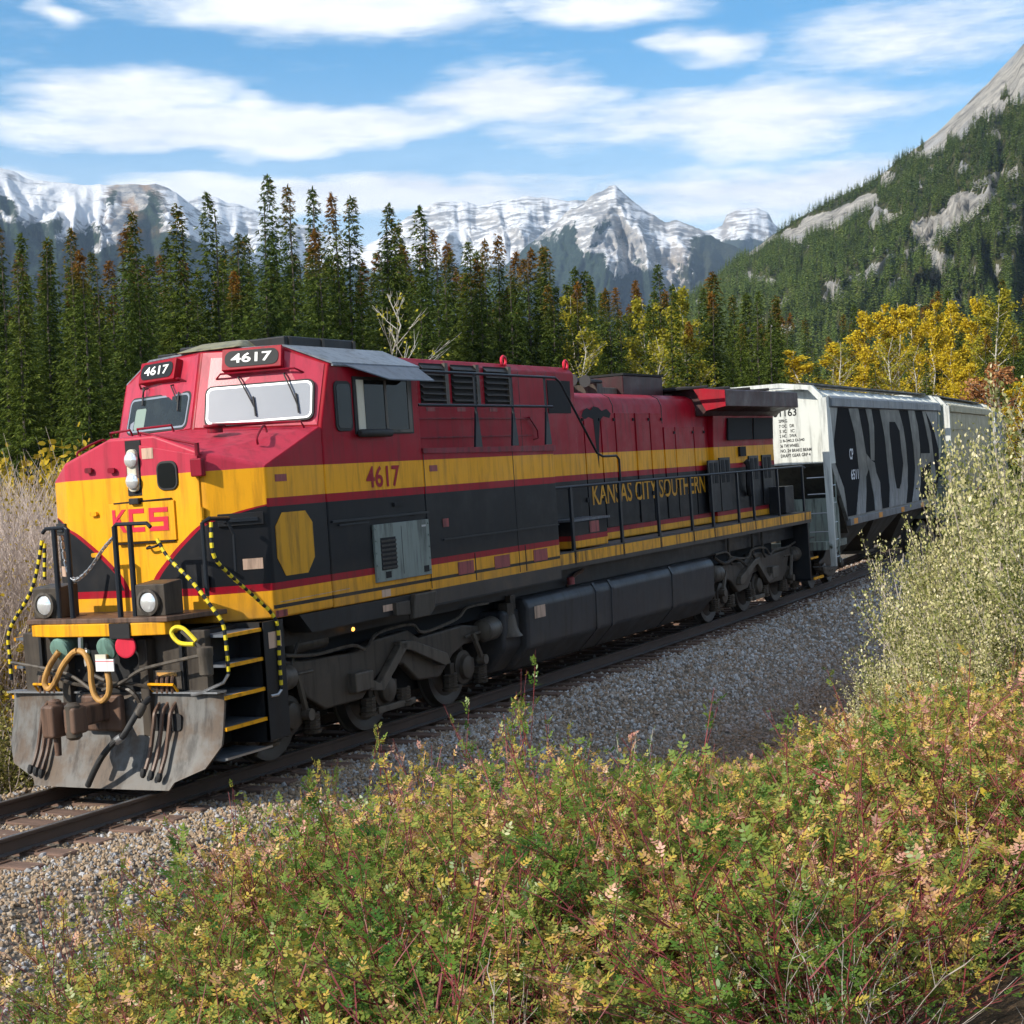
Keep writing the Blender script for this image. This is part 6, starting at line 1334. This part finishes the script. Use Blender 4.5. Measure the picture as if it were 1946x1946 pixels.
# --- willow shrubs on the right
M['willow'] = leafmat('pale_willow_leaf', lambda t, r, h, o: t.ramp(t.math('ADD', r, t.math('MULTIPLY', t.math('SUBTRACT', t.noise(t.new('ShaderNodeNewGeometry').outputs['Position'], .7, 2), .5), .9)), [(0, (.09, .11, .02)), (.35, (.27, .28, .08)), (.62, (.54, .49, .22)), (1, (.78, .69, .44))]), .3, .02)
def shrub(seed, H, R, leafm, stemm, n_st, n_leaf, ll, wl, twigs=5, up=.35, thick=.012, tops=True):
    g = random.Random(seed); lb = LB(); sb_ = MB(); T_ = []
    for k in range(n_st):
        a = g.uniform(0, 6.28); P = arch(g, V((g.gauss(0, R * .22), g.gauss(0, R * .22), -.1)), H * g.uniform(.6, 1.08), a, g.uniform(.0, up * 1.6), g.uniform(-.1, .35), 7); sb_.tube(P, thick, 5, r2=.003); T_.append((P, 1.))
        for _ in range(twigs):
            s = g.uniform(.25, .95); b0, d0 = along(P, s); d1 = (d0 * .7 + V((g.uniform(-1, 1), g.uniform(-1, 1), g.uniform(-.1, .8)))).normalized(); L_ = H * g.uniform(.12, .28)
            Q = [b0, b0 + d1 * L_ * .5 + V((0, 0, .02)), b0 + (d1 + V((0, 0, .2))) * L_]; sb_.tube(Q, thick * .4, 3, r2=.0015); T_.append((Q, .6))
    for _ in range(n_leaf):
        Q, w_ = T_[g.randrange(len(T_))]; s = g.uniform(.15 if w_ < 1 else .35, 1.05); p, d = along(Q, min(s, 1)); p = p + V((g.gauss(0, .04), g.gauss(0, .04), g.gauss(0, .05)))
        e = (d * .5 + V((g.uniform(-1, 1), g.uniform(-1, 1), g.uniform(-.6, .8)))).normalized(); sd = e.cross(V((g.uniform(-1, 1), g.uniform(-1, 1), g.uniform(-1, 1)))).normalized(); q = g.uniform(.7, 1.25)
        lb.oval(p, e, sd, ll * q, wl * q, min(1, max(0, g.gauss(.5, .26))), s)
    b = sb_.mesh('stems'); b.materials.append(M[stemm]); return (('stems', b),) + ((('leaves', lb.mesh('leaves', M[leafm])),) if n_leaf else ())
WIL = [shrub(200 + k, 3.0, 1.1, 'willow', 'twig', 30, 16000, .042, .0135, 7, .30) for k in range(3)]
def put_shrub(name, label, x, y, dist, parts, href, wide=1., group=None, sink=0.):
    tp_ = at(x, y, dist); g0 = gz(tp_.x, tp_.y); h = max(tp_.z - g0, .4); T = empty(name, label, 'shrub', group, loc=(tp_.x, tp_.y, g0 - sink)); s = h / href
    T.scale = (s * wide, s * wide, s); T.rotation_euler = (0, 0, random.uniform(0, 6.28))
    for nm, me in parts: link(bpy.data.objects.new(nm, me), T)
for i, (x, y, d, lb_, w_) in enumerate(((1722, 1085, 21, 'pale willow shrub reaching over the gravel, farthest left of the clump', .55), (1772, 985, 19.5, 'pale willow shrub covering the rear wheels of the graffiti wagon', .55), (1815, 905, 18.5, 'pale willow shrub against the graffiti wagon side', .55), (1862, 835, 18.5, 'pale willow shrub in front of the tan wagon', .55), (1925, 785, 17.5, 'tallest pale willow shrub near the right edge', .6), (1985, 735, 16, 'pale willow shrub cut by the right edge of the view', .7), (1730, 1215, 16.5, 'low pale willow shrub beside the brown gravel', .8), (1830, 1060, 15, 'broad pale willow shrub in the middle of the clump', .75), (1915, 975, 14.4, 'pale willow shrub low at the right edge', .75), (2000, 930, 13, 'nearest pale willow shrub at the right edge', .8), (1785, 1225, 13.6, 'lowest pale willow shrub, above the rose thicket', 1.0), (1880, 1180, 12.6, 'low pale willow shrub right of the lowest one', 1.0), (1660, 1270, 18, 'small pale willow shrub at the edge of the gravel', .9))):
    put_shrub('willow_shrub', lb_, x, y, d, WIL[i % 3], 3.05, w_, 'pale willow shrubs right of the track')
DEAD = shrub(230, 1.6, .3, 'willow', 'twig', 4, 0, 0, 0, 3, .5, .009)
put_shrub('bare_twigs', 'bare brown twigs leaning over the track by the graffiti wagon', 1700, 1012, 22, DEAD, 1.6, 1.)
# --- left of the track, far side
M['mauve'] = mat('grey_mauve_twig', lambda t: dict(base=t.mix(t.noise(t.coord(), 2.5, 3), (.30, .225, .185), (.66, .56, .49)), rough=.85))
M['ochre'] = leafmat('ochre_leaf', lambda t, r, h, o: t.ramp(r, [(0, (.20, .16, .02)), (.5, (.48, .33, .03)), (1, (.62, .46, .08))]), .35)
M['drab'] = leafmat('drab_green_leaf', lambda t, r, h, o: t.ramp(r, [(0, (.07, .08, .02)), (.5, (.20, .19, .05)), (1, (.40, .33, .14))]), .3)
GREY = [shrub(240 + k, 3.6, 1.0, 'ochre', 'mauve', 90, 500, .05, .016, 7, .22, .009) for k in range(2)]
OCH = [shrub(250 + k, 3.0, 1.1, 'ochre', 'mauve', 26, 5000, .10, .034, 6, .35) for k in range(2)]
OCHS = shrub(255, 1.2, .5, 'ochre', 'twig', 22, 3800, .045, .014, 6, .4, .006)
DRAB = shrub(258, 1.4, .7, 'drab', 'mauve', 34, 6000, .04, .012, 6, .5, .006)
n_ = 0
for d in (24, 27, 31, 36):
    for k in range(5):
        x = -60 + 62 * k + random.uniform(-18, 18); n_ += 1
        put_shrub('grey_willow', 'leafless grey-mauve willow shrub in the thicket left of the nose', x, random.uniform(905, 985) + (k > 2) * 20, d, GREY[n_ % 2], 3.7, 1.0, 'leafless willow thicket left of the nose')
for i, (x, y, d, lb_) in enumerate(((78, 886, 40, 'bright ochre shrub rising behind the grey willow thicket beside the nose'), (40, 915, 44, 'yellow-green ochre shrub left of the bright one behind the thicket'), (108, 905, 46, 'ochre shrub half hidden by the nose'), (-10, 925, 42, 'ochre shrub at the left edge behind the thicket'))):
    put_shrub('ochre_shrub', lb_, x, y, d, OCH[i % 2], 3.1, 1.1)
put_shrub('ochre_shrub', 'low golden shrub behind the left end of the plough', 12, 1205, 24, OCHS, 1.25, 1.2); put_shrub('ochre_shrub', 'small golden shrub behind the step rail at the left edge', 62, 1215, 25, OCHS, 1.25, 1.0); put_shrub('ochre_shrub', 'golden shrub half hidden by the plough', -40, 1190, 24, OCHS, 1.25, 1.2)
put_shrub('drab_shrub', 'olive and grey tangled shrub left of the plough by the far rail', 20, 1325, 22.5, DRAB, 1.45, 1.2); put_shrub('drab_shrub', 'olive shrub just behind the lower left corner of the plough', 95, 1375, 23.5, DRAB, 1.45, 1.3); put_shrub('drab_shrub', 'olive shrub at the left edge by the far rail', -45, 1330, 21.5, DRAB, 1.45, 1.3)
